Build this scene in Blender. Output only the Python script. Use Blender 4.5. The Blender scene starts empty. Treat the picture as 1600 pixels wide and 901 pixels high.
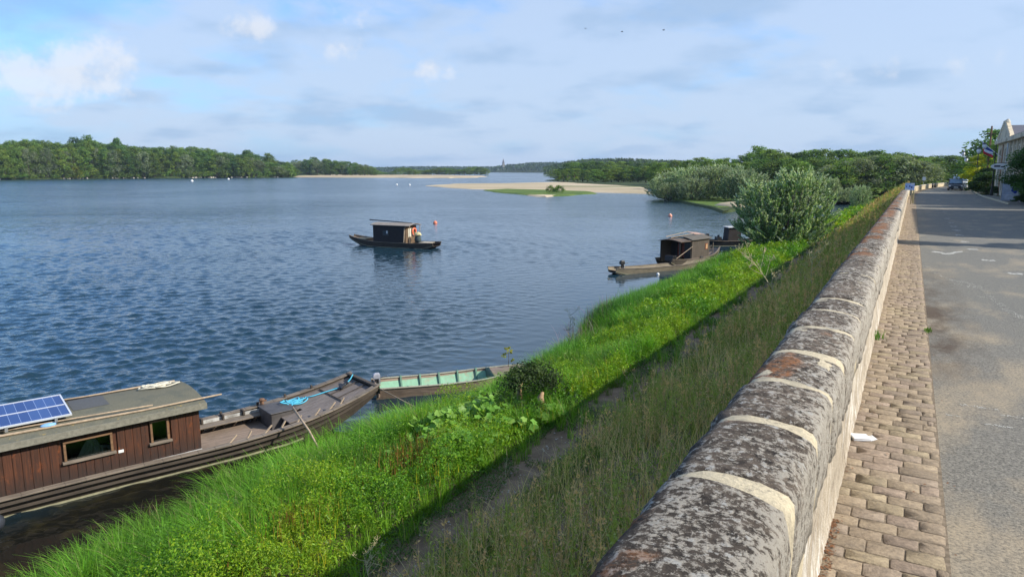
import bpy, bmesh, math, random
import numpy as np
from mathutils import Vector, Matrix, Euler, noise

scene = bpy.context.scene
C = scene.collection
PI = math.pi
rnd = random.Random(7)
# ------------------------------------------------------------------ camera, sky, sun, exposure
F = 1100.0; HY = 266.0; HW = 6.5
PITCH = math.atan((450.5 - HY) / F)
cam_d = bpy.data.cameras.new('camera'); cam = bpy.data.objects.new('camera', cam_d); C.objects.link(cam)
cam.location = (0, 0, HW); cam.rotation_euler = (PI / 2 - PITCH, 0, 0)
cam_d.sensor_width = 36; cam_d.lens = F / 1600 * 36; cam_d.clip_start = 0.05; cam_d.clip_end = 30000
scene.camera = cam
SUN_AZ, SUN_EL = math.radians(106), math.radians(35.5)     # azimuth clockwise from +Y
world = bpy.data.worlds.new('World'); scene.world = world; world.use_nodes = True
scene.view_settings.view_transform = 'Standard'; scene.view_settings.look = 'None'
scene.view_settings.gamma = 1; scene.view_settings.use_curve_mapping = False
scene.view_settings.exposure = 0.72
sd = bpy.data.lights.new('sun', 'SUN'); sd.energy = 3.7; sd.angle = math.radians(0.53); sd.color = (1.0, 0.93, 0.82)
sun = bpy.data.objects.new('sun', sd); C.objects.link(sun); sun.location = (60, -20, 60)
sdir = Vector((math.sin(SUN_AZ) * math.cos(SUN_EL), math.cos(SUN_AZ) * math.cos(SUN_EL), math.sin(SUN_EL)))
sun.rotation_euler = sdir.to_track_quat('Z', 'Y').to_euler()

def build_world():
    nt = world.node_tree; N = nt.nodes; L = nt.links; N.clear()
    def nd(t, **k):
        n = N.new(t)
        for a, b in k.items(): setattr(n, a, b)
        return n
    def mth(op, a, b=None, c=None, clamp=False):
        n = nd('ShaderNodeMath', operation=op, use_clamp=clamp)
        for i, x in enumerate((a, b, c)):
            if x is None: continue
            if isinstance(x, (int, float)): n.inputs[i].default_value = x
            else: L.new(x, n.inputs[i])
        return n.outputs[0]
    def mix(f, a, b):
        n = nd('ShaderNodeMix', data_type='RGBA')
        for s, x in ((n.inputs[0], f), (n.inputs[6], a), (n.inputs[7], b)):
            if isinstance(x, (int, float)): s.default_value = x
            elif isinstance(x, tuple): s.default_value = (*x, 1)
            else: L.new(x, s)
        return n.outputs[2]
    def ramp(x, a, b, s=True):
        n = nd('ShaderNodeMapRange', interpolation_type='SMOOTHSTEP' if s else 'LINEAR')
        L.new(x, n.inputs[0]); n.inputs[1].default_value = a; n.inputs[2].default_value = b
        return n.outputs[0]
    sky = nd('ShaderNodeTexSky', sky_type='NISHITA', sun_disc=False, sun_elevation=SUN_EL, sun_rotation=SUN_AZ,
             altitude=50, air_density=1.0, dust_density=1.1, ozone_density=2.2)
    tc = nd('ShaderNodeTexCoord'); sep = nd('ShaderNodeSeparateXYZ'); L.new(tc.outputs['Generated'], sep.inputs[0])
    X, Y, Z = sep.outputs
    zz = mth('MAXIMUM', mth('ADD', Z, 0.22), 0.02)
    cmb = nd('ShaderNodeCombineXYZ'); L.new(mth('DIVIDE', X, zz), cmb.inputs[0]); L.new(mth('DIVIDE', Y, zz), cmb.inputs[1])
    # large soft veils on a cloud layer
    n1 = nd('ShaderNodeTexNoise'); n1.inputs['Scale'].default_value = 1.05; n1.inputs['Detail'].default_value = 7
    n1.inputs['Roughness'].default_value = 0.52; n1.inputs['Distortion'].default_value = 0.35
    L.new(cmb.outputs[0], n1.inputs['Vector'])
    n2 = nd('ShaderNodeTexNoise'); n2.inputs['Scale'].default_value = 3.6; n2.inputs['Detail'].default_value = 9
    n2.inputs['Roughness'].default_value = 0.6; n2.inputs['Distortion'].default_value = 0.2
    L.new(cmb.outputs[0], n2.inputs['Vector'])
    side = ramp(mth('DIVIDE', X, mth('MAXIMUM', Y, 0.05)), -0.75, 0.15)       # more veil towards the right
    veil = mth('ADD', mth('MULTIPLY', n1.outputs['Fac'], 0.75), mth('MULTIPLY', n2.outputs['Fac'], 0.25))
    veil = mth('ADD', veil, mth('MULTIPLY', side, 0.13))
    veil = ramp(veil, 0.45, 0.62)
    # fine cumulus edges, in direction space
    n3 = nd('ShaderNodeTexNoise'); n3.inputs['Scale'].default_value = 17; n3.inputs['Detail'].default_value = 9
    n3.inputs['Roughness'].default_value = 0.62; L.new(tc.outputs['Generated'], n3.inputs['Vector'])
    def blob(px, py, rx, rz, w):
        x = (px - 800) / F; y = -(py - 450.5) / F
        d = Vector((x, math.cos(PITCH) + y * math.sin(PITCH), y * math.cos(PITCH) - math.sin(PITCH))).normalized()
        dx = mth('DIVIDE', mth('SUBTRACT', X, d.x), rx); dz = mth('DIVIDE', mth('SUBTRACT', Z, d.z), rz)
        r = mth('SQRT', mth('ADD', mth('MULTIPLY', dx, dx), mth('MULTIPLY', dz, dz)))
        m = mth('SUBTRACT', 1.0, r, clamp=True)
        return mth('MULTIPLY', m, w)
    cum = None
    for b in ((95, 118, .15, .06, .95), (175, 95, .075, .045, .9), (40, 128, .08, .04, .9), (398, 46, .055, .036, .8), (540, 72, .07, .025, .7), (210, 145, .09, .03, .6), (560, 30, .07, .04, .5),
              (672, 106, .07, .026, .75), (1440, 105, .13, .03, .45), (1270, 100, .10, .02, .35), (60, 165, .14, .03, .35), (520, 20, .12, .04, .35)):
        m = blob(*b); cum = m if cum is None else mth('MAXIMUM', cum, m)
    cumv = ramp(mth('ADD', cum, mth('MULTIPLY', mth('SUBTRACT', n3.outputs['Fac'], 0.5), 2.6)), 0.30, 0.98)
    cumv = mth('MULTIPLY', cumv, ramp(cum, 0.0, 0.35))
    # grey-blue flat cloud shreds
    n4 = nd('ShaderNodeTexNoise'); n4.inputs['Scale'].default_value = 1.9; n4.inputs['Detail'].default_value = 5
    mp = nd('ShaderNodeMapping'); mp.inputs['Location'].default_value = (4.3, 1.7, 0); L.new(cmb.outputs[0], mp.inputs[0]); L.new(mp.outputs[0], n4.inputs['Vector'])
    grey = ramp(n4.outputs['Fac'], 0.48, 0.66)
    bg_s = 0.15
    k = 1.0 / bg_s
    skyc = nd('ShaderNodeHueSaturation'); skyc.inputs['Saturation'].default_value = 1.12; L.new(sky.outputs[0], skyc.inputs['Color'])
    tint = mix(1.0, skyc.outputs[0], skyc.outputs[0])
    mt = nd('ShaderNodeMix', data_type='RGBA', blend_type='MULTIPLY'); mt.inputs[0].default_value = 1
    L.new(skyc.outputs[0], mt.inputs[6]); mt.inputs[7].default_value = (0.60, 0.78, 1.0, 1)
    c = mt.outputs[2]
    # pale blue air towards the horizon
    hz = ramp(Z, 0.26, -0.02)
    c = mix(mth('MULTIPLY', hz, 0.75), c, (0.25 * k, 0.36 * k, 0.55 * k))
    c = mix(mth('MULTIPLY', veil, 0.8), c, (0.36 * k, 0.435 * k, 0.55 * k))
    c = mix(mth('MULTIPLY', grey, 0.5), c, (0.19 * k, 0.30 * k, 0.46 * k))
    lump = ramp(n3.outputs['Fac'], 0.36, 0.60); cc = mix(lump, (0.36 * k, 0.41 * k, 0.50 * k), (0.54 * k, 0.55 * k, 0.58 * k)); c = mix(mth('MULTIPLY', cumv, 0.66), c, cc)
    bg = nd('ShaderNodeBackground'); bg.inputs['Strength'].default_value = bg_s; L.new(c, bg.inputs['Color'])
    out = nd('ShaderNodeOutputWorld'); L.new(bg.outputs[0], out.inputs['Surface'])
build_world()

# ------------------------------------------------------------------ frames
AR = math.atan((1428 - 800) / F * math.cos(PITCH))       # heading of the quay road, clockwise from +Y
SA, CA = math.sin(AR), math.cos(AR)
ZR0 = 4.5
def zroad(u): return ZR0 - 0.007 * u
def curve(u):
    if u < 75: return 0.0
    if u < 170: return 0.0007 * (u - 75) ** 2
    return 0.0007 * 95 ** 2 + 0.133 * (u - 170)
def P(u, v, z=0.0):                                        # road frame to world
    return Vector((u * SA + v * CA, u * CA - v * SA, z))
def ray(px, py):
    x = (px - 800) / F; y = -(py - 450.5) / F
    return Vector((x, math.cos(PITCH) + y * math.sin(PITCH), y * math.cos(PITCH) - math.sin(PITCH)))
def at(px, py, z=0.0):                                     # where a bearing of the survey meets the level z
    d = ray(px, py); t = (z - HW) / d.z
    return Vector((d.x * t, d.y * t, z))
def atY(px, py, Y):
    d = ray(px, py); t = Y / d.y
    return Vector((d.x * t, Y, HW + d.z * t))

# ------------------------------------------------------------------ mesh helpers
def tag(o, label=None, cat=None, group=None, kind=None):
    if label: o['label'] = label
    if cat: o['category'] = cat
    if group: o['group'] = group
    if kind: o['kind'] = kind
    return o
def empty(name, loc=(0, 0, 0), rz=0.0, label=None, cat=None, group=None):
    o = bpy.data.objects.new(name, None); C.objects.link(o); o.empty_display_size = 0.3
    o.location = loc; o.rotation_euler = (0, 0, rz)
    return tag(o, label, cat, group)
def np_mesh(name, V, Fc, mat, parent=None, col=None, smooth=False):
    V = np.asarray(V, dtype=np.float32); Fc = np.asarray(Fc, dtype=np.int32)
    me = bpy.data.meshes.new(name); k = Fc.shape[1]
    me.vertices.add(len(V)); me.vertices.foreach_set('co', V.ravel())
    me.loops.add(Fc.size); me.loops.foreach_set('vertex_index', Fc.ravel())
    me.polygons.add(len(Fc)); me.polygons.foreach_set('loop_start', np.arange(0, Fc.size, k, dtype=np.int32))
    me.update(calc_edges=True)
    if col is not None:
        a = me.color_attributes.new('Col', 'FLOAT_COLOR', 'POINT')
        cc = np.ones((len(V), 4), dtype=np.float32); cc[:, :3] = col; a.data.foreach_set('color', cc.ravel())
    if smooth: me.polygons.foreach_set('use_smooth', np.ones(len(Fc), dtype=bool))
    me.materials.append(mat)
    o = bpy.data.objects.new(name, me); C.objects.link(o)
    if parent: o.parent = parent
    return o

class MB:
    def __init__(s): s.v = []; s.f = []
    def add(s, vs, fs):
        n = len(s.v); s.v += [tuple(x) for x in vs]; s.f += [tuple(i + n for i in f) for f in fs]; return s
    def box(s, a, b, M=None):
        x0, y0, z0 = a; x1, y1, z1 = b
        vs = [Vector(q) for q in ((x0, y0, z0), (x1, y0, z0), (x1, y1, z0), (x0, y1, z0), (x0, y0, z1), (x1, y0, z1), (x1, y1, z1), (x0, y1, z1))]
        if M is not None: vs = [M @ q for q in vs]
        return s.add(vs, [(0, 3, 2, 1), (4, 5, 6, 7), (0, 1, 5, 4), (1, 2, 6, 5), (2, 3, 7, 6), (3, 0, 4, 7)])
    def bar(s, p, q, w, h=None, up=(0, 0, 1)):
        h = h or w; p = Vector(p); q = Vector(q); d = (q - p); L = d.length; d.normalize()
        up = Vector(up)
        if abs(d.dot(up)) > .98: up = Vector((1, 0, 0))
        sx = d.cross(up).normalized(); sz = sx.cross(d)
        vs = []
        for e in (p, q):
            for a, b in ((-1, -1), (1, -1), (1, 1), (-1, 1)): vs.append(e + sx * a * w / 2 + sz * b * h / 2)
        return s.add(vs, [(0, 1, 2, 3), (7, 6, 5, 4), (0, 4, 5, 1), (1, 5, 6, 2), (2, 6, 7, 3), (3, 7, 4, 0)])
    def tube(s, pts, r, n=8, cap=True):
        pts = [Vector(p) for p in pts]; m = len(pts); rr = r if isinstance(r, (list, tuple)) else [r] * m
        base = len(s.v); up = Vector((0, 0, 1)); prev = None
        for i, p in enumerate(pts):
            d = (pts[min(i + 1, m - 1)] - pts[max(i - 1, 0)])
            if d.length < 1e-9: d = Vector((0, 0, 1))
            d.normalize()
            if prev is None:
                a = d.cross(up) if abs(d.dot(up)) < .95 else d.cross(Vector((1, 0, 0)))
            else: a = prev - d * prev.dot(d)
            if a.length < 1e-6: a = d.orthogonal()
            a.normalize(); prev = a; b = d.cross(a)
            for k in range(n):
                t = 2 * PI * k / n; s.v.append(tuple(p + (a * math.cos(t) + b * math.sin(t)) * rr[i]))
        for i in range(m - 1):
            for k in range(n):
                k2 = (k + 1) % n
                s.f.append((base + i * n + k, base + i * n + k2, base + (i + 1) * n + k2, base + (i + 1) * n + k))
        if cap:
            s.f.append(tuple(base + k for k in range(n))[::-1]); s.f.append(tuple(base + (m - 1) * n + k for k in range(n)))
        return s
    def lathe(s, prof, c=(0, 0, 0), n=16, M=None):
        base = len(s.v); c = Vector(c)
        for r, z in prof:
            for k in range(n):
                t = 2 * PI * k / n; q = Vector((r * math.cos(t), r * math.sin(t), z))
                if M is not None: q = M @ q
                s.v.append(tuple(c + q))
        for i in range(len(prof) - 1):
            for k in range(n):
                k2 = (k + 1) % n
                s.f.append((base + i * n + k, base + i * n + k2, base + (i + 1) * n + k2, base + (i + 1) * n + k))
        s.f.append(tuple(base + k for k in range(n))[::-1]); s.f.append(tuple(base + (len(prof) - 1) * n + k for k in range(n)))
        return s
    def loft(s, rings, closed=True, caps=True):
        base = len(s.v); n = len(rings[0])
        for r in rings: s.v += [tuple(q) for q in r]
        for i in range(len(rings) - 1):
            for k in range(n if closed else n - 1):
                k2 = (k + 1) % n
                s.f.append((base + i * n + k, base + i * n + k2, base + (i + 1) * n + k2, base + (i + 1) * n + k))
        if caps:
            s.f.append(tuple(base + k for k in range(n))[::-1]); s.f.append(tuple(base + (len(rings) - 1) * n + k for k in range(n)))
        return s
    def prism(s, poly, axis, a, b):
        def q(p, t):
            return {'x': (t, p[0], p[1]), 'y': (p[0], t, p[1]), 'z': (p[0], p[1], t)}[axis]
        return s.loft([[q(p, a) for p in poly], [q(p, b) for p in poly]])
    def build(s, name, mat, parent=None, bevel=0, smooth=False, label=None, seg=1):
        me = bpy.data.meshes.new(name); me.from_pydata(s.v, [], s.f)
        bm = bmesh.new(); bm.from_mesh(me); bmesh.ops.recalc_face_normals(bm, faces=bm.faces)
        if bevel:
            bmesh.ops.bevel(bm, geom=[e for e in bm.edges if len(e.link_faces) == 2 and e.calc_face_angle(0) > .5], offset=bevel, segments=seg, affect='EDGES', clamp_overlap=True)
        bm.to_mesh(me); bm.free()
        if smooth: me.polygons.foreach_set('use_smooth', [True] * len(me.polygons))
        me.materials.append(mat)
        o = bpy.data.objects.new(name, me); C.objects.link(o)
        if parent: o.parent = parent
        if label: o['label'] = label
        return o
def copy_tree(o, parent=None):
    c = o.copy(); C.objects.link(c); c.parent = parent
    for ch in list(o.children): copy_tree(ch, c)
    return c

# ------------------------------------------------------------------ materials
class NT:
    def __init__(s, name):
        s.m = bpy.data.materials.new(name); s.m.use_nodes = True; s.t = s.m.node_tree; s.t.nodes.clear()
        s.out = s.t.nodes.new('ShaderNodeOutputMaterial')
        s._tc = None
    def n(s, t, **k):
        n = s.t.nodes.new(t)
        for a, b in k.items(): setattr(n, a, b)
        return n
    def L(s, a, b): s.t.links.new(a, b)
    def set(s, sock, x):
        if x is None: return
        if isinstance(x, (int, float)): sock.default_value = x
        elif isinstance(x, (tuple, list)):
            sock.default_value = (*x, 1) if len(x) == 3 and sock.type == 'RGBA' else x
        else: s.L(x, sock)
    @property
    def obj(s):
        if not s._tc: s._tc = s.n('ShaderNodeTexCoord')
        return s._tc.outputs['Object']
    def mapped(s, sc=(1, 1, 1), loc=(0, 0, 0), rot=(0, 0, 0), src=None):
        m = s.n('ShaderNodeMapping'); s.L(src or s.obj, m.inputs[0]); m.inputs['Scale'].default_value = sc
        m.inputs['Location'].default_value = loc; m.inputs['Rotation'].default_value = rot
        return m.outputs[0]
    def noise(s, scale, detail=4, rough=.55, vec=None, dist=0):
        n = s.n('ShaderNodeTexNoise'); n.inputs['Scale'].default_value = scale; n.inputs['Detail'].default_value = detail
        n.inputs['Roughness'].default_value = rough; n.inputs['Distortion'].default_value = dist
        s.L(vec or s.obj, n.inputs['Vector']); return n.outputs['Fac']
    def sep_y(s, v):
        n = s.n('ShaderNodeSeparateXYZ'); s.L(v, n.inputs[0]); return n.outputs[1]
    def ramp(s, x, a, b, c=0.0, d=1.0):
        n = s.n('ShaderNodeMapRange'); s.L(x, n.inputs[0])
        for i, q in enumerate((a, b, c, d)): n.inputs[i + 1].default_value = q
        return n.outputs[0]
    def math(s, op, a, b=None, clamp=False):
        n = s.n('ShaderNodeMath', operation=op, use_clamp=clamp); s.set(n.inputs[0], a); s.set(n.inputs[1], b); return n.outputs[0]
    def mix(s, f, a, b, mode='MIX'):
        n = s.n('ShaderNodeMix', data_type='RGBA', blend_type=mode); s.set(n.inputs[0], f); s.set(n.inputs[6], a); s.set(n.inputs[7], b)
        return n.outputs[2]
    def bump(s, h, st=.3, d=.02, normal=None):
        n = s.n('ShaderNodeBump'); n.inputs['Strength'].default_value = st; n.inputs['Distance'].default_value = d; s.L(h, n.inputs['Height'])
        if normal is not None: s.L(normal, n.inputs['Normal'])
        return n.outputs[0]
    def pbr(s, col, rough=.7, normal=None, metal=0, spec=.4, **k):
        b = s.n('ShaderNodeBsdfPrincipled'); s.set(b.inputs['Base Color'], col); s.set(b.inputs['Roughness'], rough)
        s.set(b.inputs['Metallic'], metal); s.set(b.inputs['Specular IOR Level'], spec)
        for a, q in k.items(): s.set(b.inputs[a], q)
        if normal is not None: s.L(normal, b.inputs['Normal'])
        return b.outputs[0]
    def done(s, sh): s.L(sh, s.out.inputs[0]); return s.m

def simple(name, col, rough=.6, var=.25, scale=6, metal=0, bump=.15, spec=.4, grain=None, dirt=None):
    t = NT(name); a = t.noise(scale, 5, .6); g = grain and t.noise(1.0, 4, .6, t.mapped(grain))
    f = t.ramp(a, .3, .7)
    lo = tuple(c * (1 - var) for c in col); hi = tuple(min(1, c * (1 + var)) for c in col)
    c = t.mix(f, lo, hi)
    if g: c = t.mix(t.ramp(g, .35, .7), c, tuple(q * .55 for q in col))
    if dirt: c = t.mix(t.ramp(t.noise(scale * .4, 6, .65), .52, .68), c, dirt)
    h = g or a
    return t.done(t.pbr(c, rough, t.bump(h, bump, .01), metal, spec))

def leaf_mat(name, trans=.35, rough=.55, hue=.0, attr=True, col=(.08, .16, .02)):
    t = NT(name)
    if attr:
        a = t.n('ShaderNodeAttribute', attribute_name='Col'); c = a.outputs['Color']
    else: c = col
    oi = t.n('ShaderNodeObjectInfo')
    hs = t.n('ShaderNodeHueSaturation'); t.set(hs.inputs['Color'], c)
    t.L(t.ramp(oi.outputs['Random'], 0, 1, .5 - hue, .5 + hue), hs.inputs['Hue'])
    r2 = t.math('FRACT', t.math('MULTIPLY', oi.outputs['Random'], 7.31))
    t.L(t.ramp(r2, 0, 1, .8 if hue else 1, 1.25 if hue else 1), hs.inputs['Value'])
    p = t.pbr(hs.outputs[0], rough, spec=.25)
    tr = t.n('ShaderNodeBsdfTranslucent')
    t.L(t.mix(1, hs.outputs[0], (1.25, 1.3, .6), 'MULTIPLY'), tr.inputs[0])
    m = t.n('ShaderNodeMixShader'); m.inputs[0].default_value = trans; t.L(p, m.inputs[1]); t.L(tr.outputs[0], m.inputs[2])
    return t.done(m.outputs[0])
M = {}
M['leaf'] = leaf_mat('leaf', .45, .6, .015)
M['grass'] = leaf_mat('grass_blade', .38, .45)
M['bark'] = simple('bark', (.13, .10, .075), .9, .35, 4, grain=(6, 6, 1))

SA_, CA_ = math.sin(AR), math.cos(AR)
def water_mat():
    t = NT('river_water')
    geo = t.n('ShaderNodeNewGeometry'); pos = geo.outputs['Position']
    big = t.noise(.016, 3, .5, t.mapped((1, .55, 1), src=pos))
    wind = t.noise(.055, 5, .65, t.mapped((.45, 1.6, 1), rot=(0, 0, math.radians(-8)), src=pos))
    calm = t.math('MULTIPLY', t.ramp(big, .40, .54, .40, 1.0), t.ramp(wind, .35, .62, .55, 1.15))
    w1 = t.noise(1.0, 3, .5, t.mapped((1.1, 1.5, 1), rot=(0, 0, math.radians(20)), src=pos), .6)
    w2 = t.noise(1.0, 2, .5, t.mapped((3.0, 3.8, 1), rot=(0, 0, math.radians(-24)), src=pos), .5)
    w3 = t.noise(1.0, 2, .5, t.mapped((.30, .55, 1), rot=(0, 0, math.radians(5)), src=pos), .3)
    h = t.math('ADD', t.math('ADD', t.math('MULTIPLY', w1, t.ramp(t.sep_y(pos), 70, 130, .08, .6)), t.math('MULTIPLY', w2, .12)), t.math('MULTIPLY', w3, t.ramp(t.sep_y(pos), 70, 130, 0, .7)))
    vv = t.n('ShaderNodeVectorMath', operation='DOT_PRODUCT'); t.L(pos, vv.inputs[0]); vv.inputs[1].default_value = (CA_, -SA_, 0)
    sx_ = t.n('ShaderNodeSeparateXYZ'); t.L(pos, sx_.inputs[0])
    calm = t.math('MULTIPLY', calm, t.ramp(t.math('DIVIDE', sx_.outputs[0], t.math('MAXIMUM', sx_.outputs[1], 5.0)), -.12, .10, 1.0, .45))
    h = t.math('MULTIPLY', t.math('MULTIPLY', h, calm), t.math('MULTIPLY', t.ramp(vv.outputs['Value'], -16.5, -13.2, 1.0, .2), t.ramp(sx_.outputs[1], 22, 110, 1.0, .9)))
    b = t.bump(h, 1.0, .60)
    # unresolved ripples further out: slopes taken straight from vector noise
    def slopes(sc, k):
        n = t.n('ShaderNodeTexNoise'); n.inputs['Scale'].default_value = 1; n.inputs['Detail'].default_value = 3; n.inputs['Roughness'].default_value = .6; t.L(t.mapped(sc, src=pos), n.inputs['Vector'])
        v = t.n('ShaderNodeVectorMath', operation='SUBTRACT'); t.L(n.outputs['Color'], v.inputs[0]); v.inputs[1].default_value = (.5, .5, .5)
        m = t.n('ShaderNodeVectorMath', operation='MULTIPLY'); t.L(v.outputs[0], m.inputs[0]); m.inputs[1].default_value = (k * 1.1, k, 0); return m.outputs[0]
    sy = t.n('ShaderNodeSeparateXYZ'); t.L(pos, sy.inputs[0])
    ad = t.n('ShaderNodeVectorMath', operation='ADD'); t.L(slopes((1.3, 1.5, 1), .62), ad.inputs[0]); t.L(slopes((.28, .8, 1), .22), ad.inputs[1])
    sc_ = t.n('ShaderNodeVectorMath', operation='SCALE'); t.L(ad.outputs[0], sc_.inputs[0]); t.L(t.math('MULTIPLY', t.ramp(sy.outputs[1], 40, 120, .12, 1.0), calm), sc_.inputs['Scale'])
    a2 = t.n('ShaderNodeVectorMath', operation='ADD'); t.L(sc_.outputs[0], a2.inputs[0]); t.L(b, a2.inputs[1])
    nr = t.n('ShaderNodeVectorMath', operation='NORMALIZE'); t.L(a2.outputs[0], nr.inputs[0]); b = nr.outputs[0]
    shallow = t.noise(1.1, 6, .7, t.mapped((1, 1, 1), src=pos))
    c = t.mix(t.ramp(shallow, .55, .8), (.013, .037, .055), (.018, .040, .052))
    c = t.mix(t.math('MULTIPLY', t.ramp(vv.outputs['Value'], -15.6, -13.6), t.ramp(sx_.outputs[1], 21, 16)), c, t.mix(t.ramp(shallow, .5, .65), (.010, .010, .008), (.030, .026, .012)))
    return t.done(t.pbr(c, t.ramp(sx_.outputs[1], 30, 140, .05, .16), b, spec=.5, IOR=1.33))
M['water'] = water_mat()
# ================================================================== SETTING
def ground_mat():
    t = NT('bank_soil'); pos = t.obj
    a = t.noise(2.2, 7, .65); b = t.noise(14, 5, .7); g = t.noise(.7, 4, .6)
    c = t.mix(t.ramp(a, .35, .65), (.13, .088, .052), (.25, .175, .11))
    c = t.mix(t.ramp(b, .62, .75), c, (.30, .26, .20))
    c = t.mix(t.ramp(g, .56, .72), c, (.06, .085, .025))
    return t.done(t.pbr(c, .95, t.bump(b, .6, .03), spec=.2))
M['soil'] = ground_mat()
def sand_mat():
    t = NT('river_sand'); a = t.noise(.02, 6, .6, t.mapped((1, 2.2, 1))); b = t.noise(.35, 6, .7)
    c = t.mix(t.ramp(a, .42, .60), (.36, .29, .18), (.50, .41, .28))
    c = t.mix(t.ramp(b, .55, .75), c, (.33, .28, .18))
    return t.done(t.pbr(c, .95, spec=.2))
M['sand'] = sand_mat()
def meadow_mat(name='meadow', lo=(.05, .10, .018), hi=(.12, .17, .03)):
    t = NT(name); a = t.noise(.08, 6, .65, t.mapped((1, 1.6, 1))); b = t.noise(1.2, 5, .7)
    c = t.mix(t.ramp(a, .38, .62), lo, hi); c = t.mix(t.ramp(b, .5, .8), c, tuple(q * 1.5 for q in hi))
    return t.done(t.pbr(c, .9, t.bump(b, .5, .1), spec=.2))
M['meadow'] = meadow_mat()
M['forest_floor'] = meadow_mat('forest_floor', (.02, .035, .01), (.05, .07, .02))

# river: one sheet to the horizon, with real wavelets over the nearer reach
def river():
    g = np.random.default_rng(2)
    az = np.radians(np.arange(-56, 48.01, .17)); nr = 980; r = 7 * (150 / 7) ** (np.arange(nr) / (nr - 1))
    Rr, Aa = np.meshgrid(r, az, indexing='ij'); X = Rr * np.sin(Aa); Y = Rr * np.cos(Aa); H = np.zeros_like(X)
    sp = np.maximum(Rr * .0031, .02)
    for i in range(64):
        L = .25 * (3.4 ** (i / 63 * 1.25)) * g.uniform(.9, 1.1); th = math.radians(-78) + g.normal(0, .55); k = 2 * PI / L
        amp = .0052 * (L / .6) ** .8
        wob = .6 * np.sin(X * .21 * g.uniform(.5, 1.5) + g.uniform(0, 6)) + .6 * np.sin(Y * .17 * g.uniform(.5, 1.5) + g.uniform(0, 6))
        H += amp * np.clip(L / (sp * 3) - .6, 0, 1) * np.sin(k * (X * math.cos(th) + Y * math.sin(th)) + g.uniform(0, 2 * PI) + wob) * (.75 + .25 * np.sin(X * .13 * g.uniform(.4, 2) + Y * .1 * g.uniform(.4, 2) + g.uniform(0, 6)))
    H = np.where(H > 0, H * 1.25, H * .85)
    v = X * CA - Y * SA; shel = np.interp(v, [-17, -13], [1, .18]) ; side = np.interp(X / Y, [-.12, .14], [1, .5])
    wp = X * .35 + Y; pt = .85 + .3 * np.sin(wp * .11 + 2 * np.sin(X * .03)) * np.sin(X * .045 + 1.7 * np.sin(wp * .05)) + .2 * np.sin(X * .023 - Y * .06 + 1)
    edge = np.clip((Rr - 7) / 2, 0, 1) * np.clip((150 - Rr) / 85, 0, 1) * np.clip((Aa - az[0]) / .03, 0, 1) * np.clip((az[-1] - Aa) / .03, 0, 1)
    H *= shel * side * pt * edge
    na = len(az); V = np.stack([X, Y, H], -1).reshape(-1, 3); i, j = np.meshgrid(np.arange(nr - 1), np.arange(na - 1), indexing='ij'); q = i * na + j
    Fq = np.stack([q, q + 1, q + na + 1, q + na], -1).reshape(-1, 4)[:, ::-1]; n0 = len(V); ex = []; fx = []
    def quad(p): k = n0 + len(ex); ex.extend(p); fx.append((k + 3, k + 2, k + 1, k))
    full = list(az) + [az[-1] + (2 * PI - (az[-1] - az[0])) * t for t in np.linspace(0, 1, 40)[1:]]
    for a0, a1 in zip(full, full[1:]):
        for r0, r1 in ((0, 7), (7, 150), (150, 1500), (1500, 15000)):
            if r0 == 7 and a1 <= az[-1] + 1e-6: continue
            quad([(r0 * math.sin(a0), r0 * math.cos(a0), 0), (r0 * math.sin(a1), r0 * math.cos(a1), 0), (r1 * math.sin(a1), r1 * math.cos(a1), 0), (r1 * math.sin(a0), r1 * math.cos(a0), 0)])
    o = np_mesh('river_water', np.concatenate([V, np.array(ex)]), np.concatenate([Fq, np.array(fx)]), M['water'], smooth=True)
    # faces look up
    me = o.data; me.flip_normals() if me.polygons[0].normal.z < 0 else None
    return tag(o, kind='structure')
river()
b = MB(); b.add([(-9000, -61, -1.6), (9000, -61, -1.6), (9000, 14001, -1.6), (-9000, 14001, -1.6)], [(0, 1, 2, 3)])
tag(b.build('river_bed', M['soil']), kind='structure')

def vedge(u):                                              # where the bank meets the water
    T = ((-14, -10.6), (5, -10.9), (8, -11.35), (11.5, -11.35), (13.3, -10.55), (16, -9.95), (20, -9.85), (26, -10.9), (36, -11.4), (45, -11.7), (58, -11.6), (400, -11.6))
    w = -11.6
    for (a, wa), (c, wc) in zip(T, T[1:]):
        if a <= u <= c: w = wa + (wc - wa) * (u - a) / (c - a); break
    w += .10 * math.sin(u * 1.9) + .07 * math.sin(u * 4.1 + 1)
    if u > 58: w += min(1, (u - 58) / 50) * 4.2
    if u > 140: w += min(1, (u - 140) / 40) * 3
    return w
def bank_z(u, v):
    e = vedge(u)
    if v < e - .001: z = max(-1.2, (v - e) * .35)
    else:
        prof = [(e, 0.0), (e + 1.2, .42), (e + 2.4, .62), (-6.6, .95), (-5.9, 1.12), (-5.0, 1.18), (-4.3, 1.5), (-2.6, 2.35), (-1.2, 3.0), (-.5, 3.3)]
        z = prof[-1][1]
        for (a, za), (c, zc) in zip(prof, prof[1:]):
            if v <= c:
                z = za + (zc - za) * max(0, (v - a) / max(.01, c - a)); break
    if v > -5.0 and u > 60: z = z
    n = noise.noise(Vector((u * .5, v * .5, 3))) * .10 + noise.noise(Vector((u * 2.1, v * 2.1, 9))) * .04
    if v > e: z += n
    return z
us = [-14 + .5 * i for i in range(60)] + [16 + 1.0 * i for i in range(60)] + [76 + 3 * i for i in range(40)] + [196 + 15 * i for i in range(22)]
vs = [-19, -16, -14] + [-13 + .3 * i for i in range(42)]
V = []; 
for u in us:
    for v in vs:
        q = P(u, v + curve(u), bank_z(u, v)); V.append(q)
Fc = [(i * len(vs) + j, i * len(vs) + j + 1, (i + 1) * len(vs) + j + 1, (i + 1) * len(vs) + j) for i in range(len(us) - 1) for j in range(len(vs) - 1)]
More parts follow.
